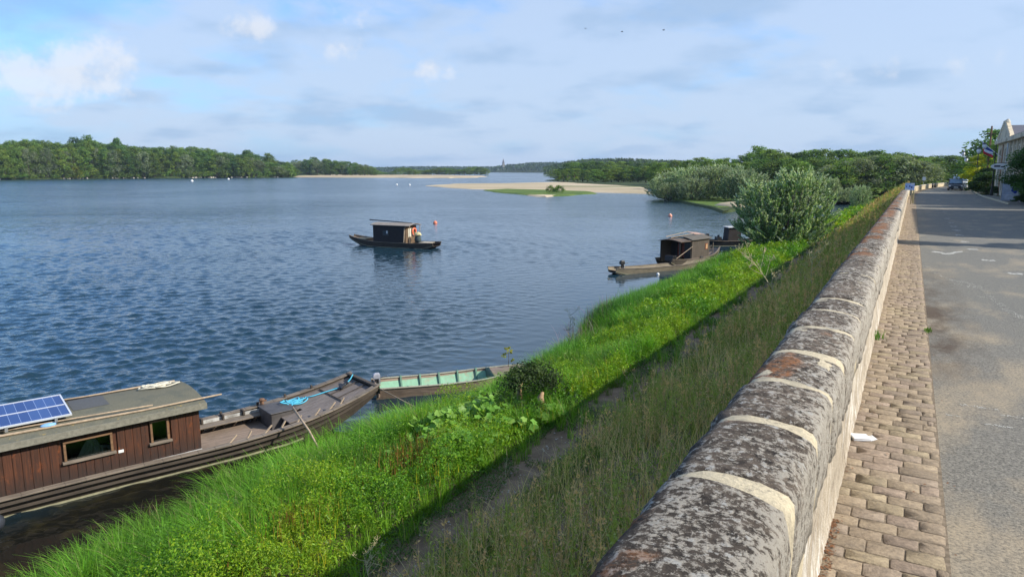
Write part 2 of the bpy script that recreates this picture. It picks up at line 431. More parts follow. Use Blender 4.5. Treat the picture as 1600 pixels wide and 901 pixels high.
tag(np_mesh('river_bank', V, Fc, M['soil'], smooth=True), kind='structure')

def patch(name, pts, h, mat, rim=-.4, inset=.12, kind='structure', n=2):
    pts = [Vector((p[0], p[1], 0)) for p in pts]
    # subdivide and jitter outline
    out = []
    for i, p in enumerate(pts):
        q = pts[(i + 1) % len(pts)]; L = (q - p).length; k = max(1, min(14, int(L / (max(4, p.y * .03)))))
        for j in range(k):
            r = p.lerp(q, j / k); s = p.y * .006
            out.append(r + Vector((noise.noise(r * .05 + Vector((7, 1, 2))) * s * 2, noise.noise(r * .04) * s * 4, 0)))
    pts = out; c = sum(pts, Vector()) / len(pts); N = len(pts)
    bm = bmesh.new()
    A = [bm.verts.new((p.x, p.y, rim)) for p in pts]
    area = sum(pts[i].x * pts[(i + 1) % N].y - pts[(i + 1) % N].x * pts[i].y for i in range(N))
    sg = 1 if area > 0 else -1
    B = []
    for i, p in enumerate(pts):
        d = (pts[(i + 1) % N] - pts[i - 1]); nn = Vector((-d.y, d.x, 0)).normalized() * sg
        B.append(bm.verts.new((p.x + nn.x * inset, p.y + nn.y * inset, h)))
    for i in range(N): bm.faces.new((A[i], A[(i + 1) % N], B[(i + 1) % N], B[i]))
    f = bm.faces.new(B); bmesh.ops.triangulate(bm, faces=[f])
    bmesh.ops.recalc_face_normals(bm, faces=bm.faces)
    me = bpy.data.meshes.new(name); bm.to_mesh(me); bm.free(); me.materials.append(mat)
    o = bpy.data.objects.new(name, me); C.objects.link(o); tag(o, kind=kind); return o
A = lambda *ps: [at(x, y) for x, y in ps]
# wooded shore on the right, reaching back to the far reach of the river
shore_pts = A((868, 284), (905, 287), (960, 290), (1022, 296), (1024, 309), (1045, 314), (1075, 320), (1108, 328.5), (1124, 333), (1150, 331), (1175, 326), (1205, 319), (1250, 314), (1300, 311.5), (1345, 310), (1375, 312)) + [P(150, -4), P(230, 6), Vector((700, 500, 0)), Vector((1500, 1500, 0)), Vector((900, 2600, 0)), Vector((150, 2500, 0)), at(862, 273)]
patch('wooded_shore', shore_pts, .35, M['forest_floor'], inset=1.0)
# open meadow fringe of the shore and the sand mound
patch('shore_meadow', A((1045, 313.5), (1075, 319), (1100, 324.5), (1116, 327.5), (1150, 326), (1172, 324), (1175, 314), (1130, 311), (1080, 310), (1052, 310)), .42, M['meadow'], inset=.8)
patch('inlet_meadow', A((1205, 317), (1250, 313.3), (1300, 311), (1345, 309.5), (1372, 311), (1380, 304), (1300, 303), (1215, 306)), .5, M['meadow'], inset=.8)
# sandbars
patch('sandbar', A((652, 290.5), (700, 287.2), (780, 286.6), (866, 284.6), (1028, 288), (1030, 304), (985, 302.8), (920, 301), (860, 301.5), (800, 297), (720, 296)), .22, M['sand'], inset=5)
patch('sandbar_meadow', A((742, 297.5), (790, 295.8), (860, 297.5), (920, 299.5), (940, 303), (900, 306.5), (850, 307.8), (812, 305), (780, 301.5)), .27, M['meadow'], inset=2)
patch('sand_spit', A((815, 305.6), (835, 305.9), (850, 305.5), (866, 306.0), (884, 306.4), (862, 308.2), (835, 307.6)), .30, M['sand'], inset=2.0)
patch('mud_bar', A((868, 291.3), (1028, 291.8), (1028, 293.6), (940, 293.2), (872, 292.4)), .26, meadow_mat('mud_weed', (.16, .17, .08), (.22, .22, .11)), inset=1)
patch('far_sandbank', A((455, 277.2), (560, 277.6), (700, 278.5), (752, 277.6), (762, 276), (700, 274.3), (560, 273.6), (450, 273.2)), .8, M['sand'], inset=6)
# sand mound with some height
b = MB(); c0 = at(1150, 325); rings = []
for k, (r, z) in enumerate(((3.0, .0), (2.7, .45), (2.0, .85), (.9, 1.05), (.05, 1.1))):
    rings.append([(c0.x + math.cos(t) * r * (1.25 + .15 * math.sin(3 * t)), c0.y + math.sin(t) * r * 1.3, z) for t in [2 * PI * i / 20 for i in range(20)]])
b.loft(rings); tag(b.build('sand_mound', M['sand'], smooth=True), kind='structure')
# far left bank
LB = A((-260, 284), (-60, 281.6), (0, 281.0), (120, 279.6), (230, 278.6), (340, 278.0), (452, 277.4), (470, 275.5))
patch('far_left_bank', LB + [Vector((-260, 1400, 0)), Vector((-500, 2400, 0)), Vector((-3500, 2400, 0)), Vector((-3000, 600, 0))], 1.5, M['forest_floor'], inset=2.5)
# distant hills
def hills(name, pts, depth, mat):
    # pts: (px, py_top, Y)
    V = []; Fc = []; m = 5
    for i, (px, py, Y) in enumerate(pts):
        for j in range(m):
            s = j / (m - 1); Yj = Y + depth * s
            top = atY(px, py, Y + depth * .5).z
            z = -1 if j in (0,) else top * math.sin(PI * s * .95 + .1) ** .8 if j < m - 1 else 0
            q = atY(px, py, Yj); V.append((q.x, Yj, z))
    for i in range(len(pts) - 1):
        for j in range(m - 1): a = i * m + j; Fc.append((a, a + m, a + m + 1, a + 1))
    return tag(np_mesh(name, V, Fc, mat, smooth=True), kind='structure')
hills('distant_hills', [(380, 270, 2300), (480, 268, 2300), (580, 266, 2300), (640, 264.5, 2300), (720, 265, 2300), (780, 265, 2200), (800, 262, 2100), (830, 258.5, 2000), (870, 258.5, 1900), (900, 260, 1900), (1000, 262, 1900), (1200, 262, 1900), (1500, 262, 1900)], 700, M['forest_floor'])
hills('wooded_hill', [(850, 268, 1100), (880, 261, 1100), (910, 258, 1050), (960, 256.5, 1000), (1000, 257.5, 950), (1060, 260, 900), (1150, 262, 900), (1400, 263, 900)], 400, M['forest_floor'])

# ------------------------------------------------------------------ road and paving
def asphalt():
    t = NT('worn_asphalt'); src = t.obj
    s1 = t.noise(48, 5, .8); s2 = t.noise(1.3, 6, .6, t.mapped((1, .45, 1))); s3 = t.noise(.35, 4, .6)
    c = t.mix(t.ramp(s1, .38, .66), (.055, .053, .047), (.33, .305, .25))
    c = t.mix(t.math('MULTIPLY', t.ramp(s3, .35, .7), .35), c, (.15, .145, .13))
    sep = t.n('ShaderNodeSeparateXYZ'); t.L(src, sep.inputs[0])
    near = t.math('MULTIPLY', t.ramp(sep.outputs[1], 12, 3), t.ramp(sep.outputs[0], 1.9, .35))
    dust = t.math('MULTIPLY', t.ramp(t.math('ADD', s2, t.math('MULTIPLY', near, .16)), .50, .68), t.ramp(s1, .25, .6))
    c = t.mix(t.math('MULTIPLY', dust, .8), c, (.40, .32, .21))
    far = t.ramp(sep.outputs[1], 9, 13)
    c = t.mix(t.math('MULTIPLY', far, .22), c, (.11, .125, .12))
    pat = t.math('MULTIPLY', t.ramp(sep.outputs[0], 1.0, .5), t.math('MULTIPLY', t.ramp(sep.outputs[1], 7.5, 9.5), t.ramp(sep.outputs[1], 19, 12)))
    c = t.mix(t.math('MULTIPLY', t.math('MULTIPLY', pat, t.ramp(t.noise(2.2, 6, .7, t.mapped((1, .5, 1))), .38, .58)), .9), c, (.07, .048, .032))
    return t.done(t.pbr(c, .9, t.bump(s1, .5, .012), spec=.3))
M['asphalt'] = asphalt()
ROT = -AR
def strip(name, v0, v1, dz, mat, u0, u1, du=3.0, kind='structure', n=1):
    V = []; k = int((u1 - u0) / du) + 1
    for i in range(k + 1):
        u = u0 + (u1 - u0) * i / k
        for j in range(n + 1):
            v = v0 + (v1 - v0) * j / n
            V.append((v + curve(u), u, zroad(u) + dz))
    Fc = [(i * (n + 1) + j, i * (n + 1) + j + 1, (i + 1) * (n + 1) + j + 1, (i + 1) * (n + 1) + j) for i in range(k) for j in range(n)]
    o = np_mesh(name, V, Fc, mat); o.rotation_euler.z = ROT
    return tag(o, kind=kind) if kind else o
strip('road', .322, 7.6, -.007, M['asphalt'], -12, 330)
M['verge'] = meadow_mat('verge_grass', (.045, .06, .02), (.10, .10, .035))
strip('verge', 7.3, 150, -.03, M['verge'], -12, 330)
M['dust'] = simple('dirt_bed', (.19, .15, .105), .95, .4, 30, bump=.4, spec=.2)
strip('pavement_bed', -.30, .334, -.0045, M['dust'], -3, 330)
# kerb on the far side of the road
b = MB()
for i in range(75):
    u = 62 + i * 1.0; c = curve(u)
    b.box((6.1 + c, u + .01, zroad(u) - .05), (6.22 + c, u + .99, zroad(u) + .10))
k = b.build('kerb', simple('kerb_stone', (.42, .38, .26), .85, .2, 5), bevel=.01); k.rotation_euler.z = ROT; tag(k, kind='structure')
# stone setts
def setts():
    r = random.Random(3); V = []; Fc = []; cols = []
    u = -2.0; row = 0
    base = [(.335, .262, .182), (.315, .248, .175), (.35, .275, .188), (.31, .245, .182), (.335, .265, .185), (.345, .278, .18), (.325, .25, .188)]
    while u < 70:
        h = r.uniform(.118, .152) if u < 30 else r.uniform(.13, .15); v = -.285 + (0 if row % 2 else -.09) + r.uniform(-.02, .02)
        while v < .30:
            w = r.uniform(.17, .225); a = max(v, -.285); c = min(v + w, .322 + r.uniform(-.004, .004))
            if c > .27: c = .322 + r.uniform(-.012, .008)
            if c - a > .04:
                g = r.uniform(.0018, .0045); zt = zroad(u) + r.uniform(-.0015, .0015); x0, x1, y0, y1 = a + g, c - g, u + g, u + h - g
                col = np.array(r.choice(base)) * r.uniform(.82, 1.12)
                def ring(ins, z, j):
                    pts = []
                    for (x, y, sx, sy) in ((x0, y0, 1, 1), (x1, y0, -1, 1), (x1, y1, -1, -1), (x0, y1, 1, -1)):
                        cr = .012
                        pts.append((x + sx * (ins + cr), y + sy * ins, z)); pts.append((x + sx * ins, y + sy * (ins + cr), z))
                    order = [1, 0, 2, 3, 5, 4, 6, 7]; pts = [pts[q] for q in order]
                    return [(p[0] + r.uniform(-j, j) * 1.3, p[1] + r.uniform(-j, j), p[2] + r.uniform(-j, j) * .4) for p in pts]
                n = len(V)
                V += ring(0, zt - .03, .0) + ring(.001, zt - .002, .003) + ring(.004, zt, .0025) + [((x0 + x1) / 2, (y0 + y1) / 2, zt + .0005)]
                for q in range(8):
                    q2 = (q + 1) % 8
                    Fc += [(n + q, n + q2, n + 8 + q2), (n + q, n + 8 + q2, n + 8 + q), (n + 8 + q, n + 8 + q2, n + 16 + q2), (n + 8 + q, n + 16 + q2, n + 16 + q), (n + 16 + q, n + 16 + q2, n + 24)]
                cols += [col] * 25
            if c >= .30: break
            v += w
        u += h; row += 1
    t = NT('sett_stone'); a = t.n('ShaderNodeAttribute', attribute_name='Col'); nz = t.noise(40, 6, .7); n2 = t.noise(13, 6, .7)
    c = t.mix(t.ramp(nz, .3, .75), t.mix(1, a.outputs['Color'], (.60, .59, .57), 'MULTIPLY'), t.mix(1, a.outputs['Color'], (1.32, 1.3, 1.25), 'MULTIPLY'))
    c = t.mix(t.math('MULTIPLY', t.ramp(n2, .50, .66), .5), c, (.15, .12, .09)); c = t.mix(t.math('MULTIPLY', t.ramp(t.noise(1.7, 5, .6), .45, .65), .2), c, (.20, .155, .11))
    m = t.done(t.pbr(c, .85, t.bump(t.math('ADD', nz, n2), .75, .012), spec=.35))
    o = np_mesh('pavement', V, Fc, m, col=np.array(cols)); o.rotation_euler.z = ROT; tag(o, kind='structure')
setts()
# worn paint on the road: small separate chips of paint along each mark
M['paint'] = simple('worn_road_paint', (.44, .43, .38), .7, .25, 30, bump=.2)
def chips(name, spots, size, seed=1, mat=None, dz=.0):
    r = random.Random(seed); V = []; Fc = []
    for (u, v, su, sv, n) in spots:
        for _ in range(n):
            cu = u + r.uniform(-su, su); cv = v + r.uniform(-sv, sv); s = size * r.uniform(.4, 1.2) ; k = len(V); m = 6; a0 = r.random() * 6
            for q in range(m):
                t = a0 + 2 * PI * q / m; rr = s * r.uniform(.5, 1.1)
                V.append((cv + curve(cu) + math.cos(t) * rr, cu + math.sin(t) * rr * 1.3, zroad(cu) - .004 + dz + len(V) * 1e-7))
            Fc += [(k, k + 1, k + 2, k + 3), (k, k + 3, k + 4, k + 5)]
    o = np_mesh(name, V, Fc, mat or M['paint']); o.rotation_euler.z = ROT; return tag(o, kind='structure')
def uvp(px, py):
    w = at(px, py, 4.42); u = w.x * SA + w.y * CA; w = at(px, py, zroad(u)); return w.x * SA + w.y * CA, w.x * CA - w.y * SA
sp = []
for px, py, sx, n in ((1466, 311, .9, 14), (1473, 323, .6, 10), (1476, 330, .3, 9), (1481, 340.5, .25, 10), (1486, 347, .2, 10), (1490, 353, .2, 8), (1495, 359, .2, 12), (1499, 367, .2, 12), (1507, 377, .2, 14), (1520, 389, .15, 14), (1544, 406, .12, 14), (1587, 427, .12, 16)):
    u, v = uvp(px, py); sp.append((u, v, sx, .12, n * 3))
chips('road_centre_dashes', sp, .035, 5)
sp = []
for i in range(60):                                        # faded line creeping across
    t = i / 59; px = 1449 + (1600 - 1449) * t; py = 415 + 78 * t ** 1.1 + 6 * math.sin(t * 9); u, v = uvp(px, py); sp.append((u, v, .10, .05, 2 + int(6 * (noise.noise(Vector((i * .37, 0, 0))) + .5))))
for px, py, a, n in ((1447, 415, .10, 20), (1463, 421, .08, 8), (1518, 447.5, .07, 26), (1497, 443, .06, 8), (1538, 463, .09, 12)):
    u, v = uvp(px, py); sp.append((u, v, .07, a, n))
chips('worn_road_line', [(a, c, d * 1.6, e, n * 2) for a, c, d, e, n in sp], .009, 9)
sp = []
for i in range(16):                                        # the worn wing-shaped mark
    t = i / 15 * 2 - 1; px = 1480 + 21 * t; py = 393 + (1 - abs(t)) * 3.2 - (.6 if abs(t) > .4 else 0); u, v = uvp(px, py); sp.append((u, v, .11 + .07 * (1 - abs(t)), .05, 22))
chips('worn_road_arrow', sp, .028, 11)
sp = []
r = random.Random(21)
for px, py, a, c, n in ((1560, 664, .02, .10, 60), (1530, 635, .03, .14, 70), (1585, 650, .02, .1, 40), (1490, 648, .02, .06, 20)):
    u, v = uvp(px, py); sp.append((u, v, a, c, n))
chips('dried_paint_specks', sp, .007, 13)

# ------------------------------------------------------------------ parapet wall
def coping_mat():
    t = NT('lichened_coping'); o = t.obj
    a = t.noise(16, 9, .78, dist=.3); b2 = t.noise(48, 6, .75); big = t.noise(2.6, 5, .6); org = t.noise(2.2, 5, .6, t.mapped((1, .6, 1), loc=(7, 3, 2))); fine = t.noise(22, 7, .75, t.mapped((1, 1, 1), loc=(3, 8, 1)))
    c = t.mix(t.ramp(a, .38, .60), (.035, .029, .024), (.21, .165, .125))
    geo = t.n('ShaderNodeSeparateXYZ'); t.L(o, geo.inputs[0])
    side = t.ramp(geo.outputs[0], -.36, -.245)               # paler lichen and lime on the road-side shoulder
    wl = t.math('ADD', t.math('ADD', t.math('MULTIPLY', b2, .5), t.math('MULTIPLY', fine, .6)), t.math('ADD', t.math('MULTIPLY', big, .22), t.math('MULTIPLY', side, .07)))
    c = t.mix(t.math('MULTIPLY', t.ramp(t.noise(1.3, 4, .6), .42, .60), .55), c, (.030, .026, .022))
    c = t.mix(t.math('MULTIPLY', t.ramp(wl, .665, .73), .9), c, (.48, .435, .36))
    nn = t.n('ShaderNodeTexNoise'); nn.inputs['Scale'].default_value = 14; nn.inputs['Detail'].default_value = 5; t.L(o, nn.inputs['Vector'])
    ms = t.n('ShaderNodeVectorMath', operation='SCALE'); ms.inputs['Scale'].default_value = .10; t.L(nn.outputs['Color'], ms.inputs[0])
    dn = t.n('ShaderNodeVectorMath', operation='ADD'); t.L(o, dn.inputs[0]); t.L(ms.outputs[0], dn.inputs[1])
    vo = t.n('ShaderNodeTexVoronoi', feature='F1'); vo.inputs['Scale'].default_value = 20; t.L(dn.outputs[0], vo.inputs['Vector'])
    ros = t.math('MULTIPLY', t.ramp(vo.outputs['Distance'], .36, .26), t.ramp(fine, .50, .56))
    c = t.mix(t.math('MULTIPLY', ros, .9), c, (.50, .48, .43))
    far = t.math('MULTIPLY', t.ramp(geo.outputs[1], 7, 13, 0, .15), t.ramp(geo.outputs[1], 60, 30))
    topm = t.ramp(geo.outputs[0], -.31, -.42)
    om = t.math('MULTIPLY', t.ramp(t.math('ADD', org, far), .60, .66), t.math('MULTIPLY', t.ramp(fine, .42, .55), topm))
    c = t.mix(t.math('MULTIPLY', om, .9), c, (.30, .115, .035))
    vert = t.noise(1, 6, .75, t.mapped((40, 40, 4)))
    sm = t.math('MULTIPLY', t.ramp(geo.outputs[0], -.268, -.250), t.ramp(vert, .46, .58))
    c = t.mix(t.math('MULTIPLY', sm, .7), c, (.46, .42, .35))
    return t.done(t.pbr(c, .95, t.bump(t.math('ADD', t.math('MULTIPLY', a, 1.2), t.math('ADD', b2, fine)), 1.0, .016), spec=.2))
M['coping'] = coping_mat()
def mortar_mat(name, col, v=.2):
    t = NT(name); a = t.noise(70, 5, .7); b2 = t.noise(6, 5, .6)
    c = t.mix(t.ramp(a, .3, .7), tuple(q * (1 - v) for q in col), tuple(min(1, q * (1 + v)) for q in col))
    c = t.mix(t.math('MULTIPLY', t.ramp(b2, .5, .68), .7), c, (.26, .23, .18)); c = t.mix(t.math('MULTIPLY', t.ramp(t.noise(30, 6, .75), .56, .66), .6), c, (.16, .14, .12))
    return t.done(t.pbr(c, .95, t.bump(a, .9, .012), spec=.2))
M['mortar'] = mortar_mat('lime_mortar', (.56, .48, .33))
def face_mat():
    t = NT('weathered_limestone'); v1 = t.noise(1, 6, .7, t.mapped((9, 9, 1.6))); v2 = t.noise(1, 6, .75, t.mapped((16, 26, 5))); big = t.noise(1.6, 5, .6); fi = t.noise(60, 4, .7)
    c = t.mix(t.ramp(v2, .35, .65), (.33, .26, .18), (.62, .55, .43))
    c = t.mix(t.ramp(v1, .53, .62), c, (.74, .70, .62))
    c = t.mix(t.math('MULTIPLY', t.ramp(big, .5, .62), t.ramp(v2, .5, .6)), c, (.15, .115, .085))
    c = t.mix(t.math('MULTIPLY', t.ramp(fi, .6, .7), .4), c, (.12, .10, .08))
    return t.done(t.pbr(c, .92, t.bump(t.math('ADD', v2, fi), .8, .02), spec=.25))
M['face'] = face_mat()
WZ = ZR0
wall = empty('stone_parapet', P(0, 0, 0), ROT, 'long old stone parapet with rounded lichen-spotted coping running beside the paved strip', 'wall')
def wall_prof(u, ins=0.0, cell=0.0):
    pr = [(-.236, .63), (-.236, .70), (-.234, .77), (-.235, .84), (-.237, .90), (-.243, .945), (-.262, .975), (-.30, .993), (-.35, 1.006), (-.41, 1.016), (-.47, 1.020), (-.53, 1.018), (-.59, 1.008), (-.635, .985), (-.665, .945), (-.683, .89), (-.69, .82), (-.69, .75), (-.69, .63)]
    c = Vector((-.46, .82)); out = []
    for (v, z) in pr:
        d = Vector((v, z)) - c; L = d.length; q = c + d * ((L - ins) / L)
        out.append((q.x, q.y))
    return out
joints = [-1.2, -.35, .45]
_, = [None]
def juv(px, py):
    w = at(px, py, 5.45); return w.x * SA + w.y * CA
seen = [juv(1220, 787), juv(1264, 683), juv(1296, 618), juv(1314, 565), juv(1333, 522), juv(1340, 493), juv(1350, 473), juv(1363, 443)]
joints += [1.47] + seen
rj = random.Random(5); u = joints[-1]
while u < 58.0:
    u += rj.choice((.75, .95, 1.15, 1.3, .6)) if u < 14 else rj.uniform(1.0, 1.9)
    joints.append(min(u, 58.2))
WEND = joints[-1]
for a, c in zip(joints, joints[1:]):
    g = .034 if a > 8 else rj.uniform(.024, .042)
    u0, u1 = a + g, c - g; L = u1 - u0
    if L < .15: continue
    m = max(6, min(60, int(L / .02))) if a < 7 else max(6, min(26, int(L / .045))) if a < 14 else max(4, int(L / .25))
    rings = []; dz = rj.uniform(-.006, .008); dv = rj.uniform(-.006, .006); e = .03
    ts = [0, .006, .02, .05] + [.05 + (L - .10) * i / m for i in range(1, m)] + [L - .05, L - .02, L - .006, L]
    for s in ts:
        k = min(s, L - s); ins = .024 * (1 - min(1, k / e)) ** 2
        base = wall_prof(0, ins); uu = u0 + s; ring = []
        for (v, z) in base:
            q = Vector((v * 5, z * 5, uu * 4)); am = .010 if a < 15 else .006
            n = max(-.006, noise.noise(q) * am + noise.noise(q * 2.7) * .007 + noise.noise(q * 6.5) * .005 - .010 * max(0, noise.noise(q * 2.1 + Vector((5, 5, 5))) - .25))
            d = Vector((v + .44, z - .82)).normalized(); ed = max(0, 1 - min(s, L - s) / .12); skew = .02 * math.sin((v + .44) * 9) * math.sin(a * 3) + ed * .022 * noise.noise(Vector((v * 14, z * 14, a * 5 + (9 if s > L / 2 else 0)))) + ed * (.010 * noise.noise(Vector((v * 40, z * 40, a * 5))))
            ring.append((v + d.x * n + dv, uu + skew * (1 if 0 < s < L else 1), z + d.y * n + dz + zroad(uu)))
        rings.append(ring)
    st = MB().loft(rings).build('coping_stone', M['coping'], wall, smooth=True)
# mortar core seen in the joints, a continuous slightly smaller profile
rings = []; uu = -1.2
while uu < WEND:
    am = .005
    ring = []
    for (v, z) in wall_prof(0, .011):
        q = Vector((v * 8, z * 8, uu * 9)); n = noise.noise(q) * am * .8
        d = Vector((v + .44, z - .82)).normalized(); ring.append((v + d.x * n, uu, z + d.y * n + zroad(uu)))
    rings.append(ring); uu += .05 if uu < 12 else .5
MB().loft(rings).build('mortar_joint', M['mortar'], wall, smooth=True)
# lower face: rubble with some relief, road side and river side
V = []; nu = 0; us2 = [-1.2 + .06 * i for i in range(160)] + [8.4 + .3 * i for i in range(167)]
zs = [-.06, 0, .03, .06] + [.06 + .57 * i / 12 for i in range(1, 13)]
for uu in us2:
    for z in zs:
        q = Vector((uu * 1.7, z * 6, 1)); foot = .03 * max(0, 1 - (z) / .06) if z < .06 else 0
        n = noise.noise(q) * .010 + noise.noise(q * 5) * .006 + foot * .4
        V.append((-.262 + n, uu, z + zroad(uu)))
nz = len(zs)
Fc = [(i * nz + j, i * nz + j + 1, (i + 1) * nz + j + 1, (i + 1) * nz + j) for i in range(len(us2) - 1) for j in range(nz - 1)]
np_mesh('wall_face', V, Fc, M['face'], wall, smooth=True)
b = MB()
for i in range(len(us2) - 1):
    pass
b.add([(-.66, -1.2, 2.0), (-.62, WEND, 1.6), (-.62, WEND, zroad(WEND) + .64), (-.62, -1.2, zroad(-1.2) + .64),
       (-.30, -1.2, 2.0), (-.30, WEND, 1.6), (-.30, WEND, zroad(WEND) + .64), (-.30, -1.2, zroad(-1.2) + .64)],
      [(0, 1, 2, 3), (4, 5, 6, 7), (3, 2, 6, 7), (0, 3, 7, 4), (1, 2, 6, 5)])
b.build('retaining_face', M['face'], wall)
# cream repair band under the first coping stones
b = MB()
rg = random.Random(8)
for (u0, u1) in ((1.6, 2.6),):
    rings = []
    for i in range(15):
        uu = u0 + (u1 - u0) * i / 14; w = .10 + .22 * (i / 14) + .02 * noise.noise(Vector((uu * 6, 2, 2)))
        rings.append([(-.236, uu, zroad(uu) + .64), (-.246, uu, zroad(uu) + .64 - w), (-.28, uu, zroad(uu) + .64 - w), (-.28, uu, zroad(uu) + .64)])
    b.loft(rings)
b.build('mortar_repair', M['mortar'], wall, smooth=False)

# lighter wall further on, following the bend
fw = empty('cream_quay_wall', P(60, 0, 0), ROT, 'low cream coloured wall curving away beside the road behind the blue sign', 'wall')
rings = []; rc = []
uu = 59.5
while uu < 235:
    c = curve(uu); zr = zroad(uu)
    rings.append([(-.27 + c, uu - 60, zr - 1.5), (-.27 + c, uu - 60, zr + .55), (-.60 + c, uu - 60, zr + .55), (-.60 + c, uu - 60, zr - 2.5)])
    rc.append([(-.23 + c, uu - 60, zr + .552), (-.23 + c, uu - 60, zr + .64), (-.40 + c, uu - 60, zr + .70), (-.64 + c, uu - 60, zr + .64), (-.64 + c, uu - 60, zr + .552)])
    uu += 2.5
MB().loft(rings).build('wall_face', simple('cream_wall', (.52, .43, .28), .9, .2, 1.5), fw)
MB().loft(rc).build('coping', simple('cream_coping', (.50, .43, .31), .9, .3, 3), fw)
# ================================================================== VEGETATION
def unit(a): return a / np.maximum(1e-9, np.linalg.norm(a, axis=1, keepdims=True))
def leaf_quads(c, ln, wd, rng, d=None, spread=1.0, nz=.0):
    """diamond leaves: centre c, half length ln, half width wd, optional preferred direction d"""
    n = len(c); r = rng.normal(size=(n, 3))
    t = unit(r) if d is None else unit(d + r * spread)
    nn = rng.normal(size=(n, 3)); nn[:, 2] += nz
    b = unit(np.cross(t, nn)); ln = np.asarray(ln).reshape(-1, 1); wd = np.asarray(wd).reshape(-1, 1)
    V = np.stack([c - t * ln, c + b * wd, c + t * ln, c - b * wd], 1).reshape(-1, 3)
    return V, np.arange(4 * n).reshape(n, 4)
def blades(pos, L, W, az, lean, rng, segs=3, col=None):
    n = len(pos); dx = np.cos(az); dy = np.sin(az); V = np.zeros((n, segs + 1, 2, 3)); tw = rng.uniform(-.6, .6, n)
    sx, sy = -np.sin(az + tw), np.cos(az + tw)
    for k in range(segs + 1):
        t = k / segs; h = L * (t - .42 * lean * t * t * 1.0) ; r = L * lean * (.25 * t + .75 * t * t) * .85
        w = W * (1 - t ** 1.6) * .5 + .0006
        cx = pos[:, 0] + dx * r; cy = pos[:, 1] + dy * r; cz = pos[:, 2] + h
        V[:, k, 0] = np.stack([cx - sx * w, cy - sy * w, cz], 1); V[:, k, 1] = np.stack([cx + sx * w, cy + sy * w, cz], 1)
    V = V.reshape(-1, 3); base = (np.arange(n) * (segs + 1) * 2)[:, None]
    Fs = [base + np.array([[2 * k, 2 * k + 1, 2 * k + 3, 2 * k + 2]]) for k in range(segs)]
    return V, np.stack(Fs, 1).reshape(-1, 4), np.repeat(col, (segs + 1) * 2, axis=0)
def merge(parts):
    V = []; Fc = []; Cc = []; n = 0
    for v, f, c in parts: V.append(v); Fc.append(f + n); Cc.append(c); n += len(v)
    return np.concatenate(V), np.concatenate(Fc), np.concatenate(Cc)
def vary(base, n, rng, amt=.18, hue=.12):
    b = np.array(base)[None, :] * rng.uniform(1 - amt, 1 + amt, (n, 1))
    b = b * (1 + rng.uniform(-hue, hue, (n, 3))); return np.clip(b, .004, .9)
def uvw(u, v, z): return np.stack([u * SA + v * CA, u * CA - v * SA, z], 1)
def bz(u, v): return np.array([bank_z(a, c) for a, c in zip(u, v)])
def ve(u): return np.array([vedge(a) for a in u])
rng = np.random.default_rng(11)
def nz2(x, y, s, o=0.0): return np.array([noise.noise(Vector((a * s + o, c * s, o))) for a, c in zip(x, y)])

# ---- long sedge at the water's edge
parts = []
def tufts(u0, u1, n, per, a, b_, L0, L1, W, colr, lean=(.25, 1.0), spread=.09, bias=None):
    u = rng.uniform(u0, u1, n); e = ve(u); v = e + rng.uniform(a, b_, n)
    z = np.maximum(bz(u, v), -.15) - .04
    tl = rng.uniform(.75, 1.15, n) * (1 + .35 * nz2(u, v, .45, 4)); tc = vary(colr, n, rng, .2, .10)
    tc = tc * (1 + .5 * nz2(u, v, .35, 8))[:, None]
    m = n * per; iu = np.repeat(np.arange(n), per)
    az0 = rng.uniform(0, 2 * PI, m); rr = rng.uniform(0, spread, m)
    pu = u[iu] + np.cos(az0) * rr; pv = v[iu] + np.sin(az0) * rr
    pos = uvw(pu, pv, z[iu])
    az = az0 + rng.normal(0, .5, m)
    ln = rng.uniform(*lean, m)
    if bias is not None:
        bx, by = np.cos(az) * ln, np.sin(az) * ln
        bx += bias[0]; by += bias[1]; az = np.arctan2(by, bx); ln = np.clip(np.hypot(bx, by), .05, 1.05)
    L = rng.uniform(L0, L1, m) * tl[iu]
    col = tc[iu] * rng.uniform(.6, 1.35, (m, 1)); dry = rng.random(m) < .05; col[dry] = (.34, .30, .13)
    parts.append(blades(pos, L, W * rng.uniform(.7, 1.3, m), az, ln, rng, 4 if u1 < 24 else 3, col))
G1 = (.13, .30, .022)
tufts(.5, 21, 1600, 44, -.15, 3.3, .45, .95, .013, G1, bias=(-.28, .10))
tufts(21, 40, 1100, 30, -.15, 3.1, .45, .85, .018, (.11, .27, .022), bias=(-.2, .1))
tufts(40, 66, 1100, 20, -.15, 3.4, .45, .85, .030, (.10, .25, .022), bias=(-.2, .1))
tufts(66, 175, 900, 14, 0, 3.2, .4, .8, .07, (.09, .20, .025), spread=.3)
tufts(10, 13.4, 90, 46, 2.6, 4.4, .5, .9, .011, G1)
tufts(2, 34, 420, 24, 3.0, 5.4, .3, .6, .010, (.15, .29, .022), lean=(.1, .6))
def mound(u0, v0, n, L, colr, r=.5, W=.016):
    u = u0 + rng.normal(0, r, n); v = v0 + rng.normal(0, r * .6, n); z = np.maximum(bz(u, v), -.1); az = rng.uniform(0, 6.28, n)
    parts.append(blades(uvw(u, v, z), rng.uniform(.6 * L, L, n), np.full(n, W), az, rng.uniform(.1, .8, n), rng, 4, vary(colr, n, rng, .35)))
mound(26.6, -10.5, 2600, 1.25, (.06, .17, .03)); mound(28.2, -10.6, 2200, 1.15, (.09, .24, .03)); mound(30.5, -10.9, 2600, 1.05, (.08, .22, .03), .8); mound(33.5, -11, 2200, 1.0, (.10, .26, .03), .8)
mound(26.6, -10.8, 90, 1.5, (.25, .12, .20), .5, .02); mound(23.4, -10.3, 60, 1.3, (.28, .17, .20), .4, .018); mound(20.2, -9.6, 1500, 1.0, (.10, .28, .03), .5)
V, Fc, Cc = merge(parts)
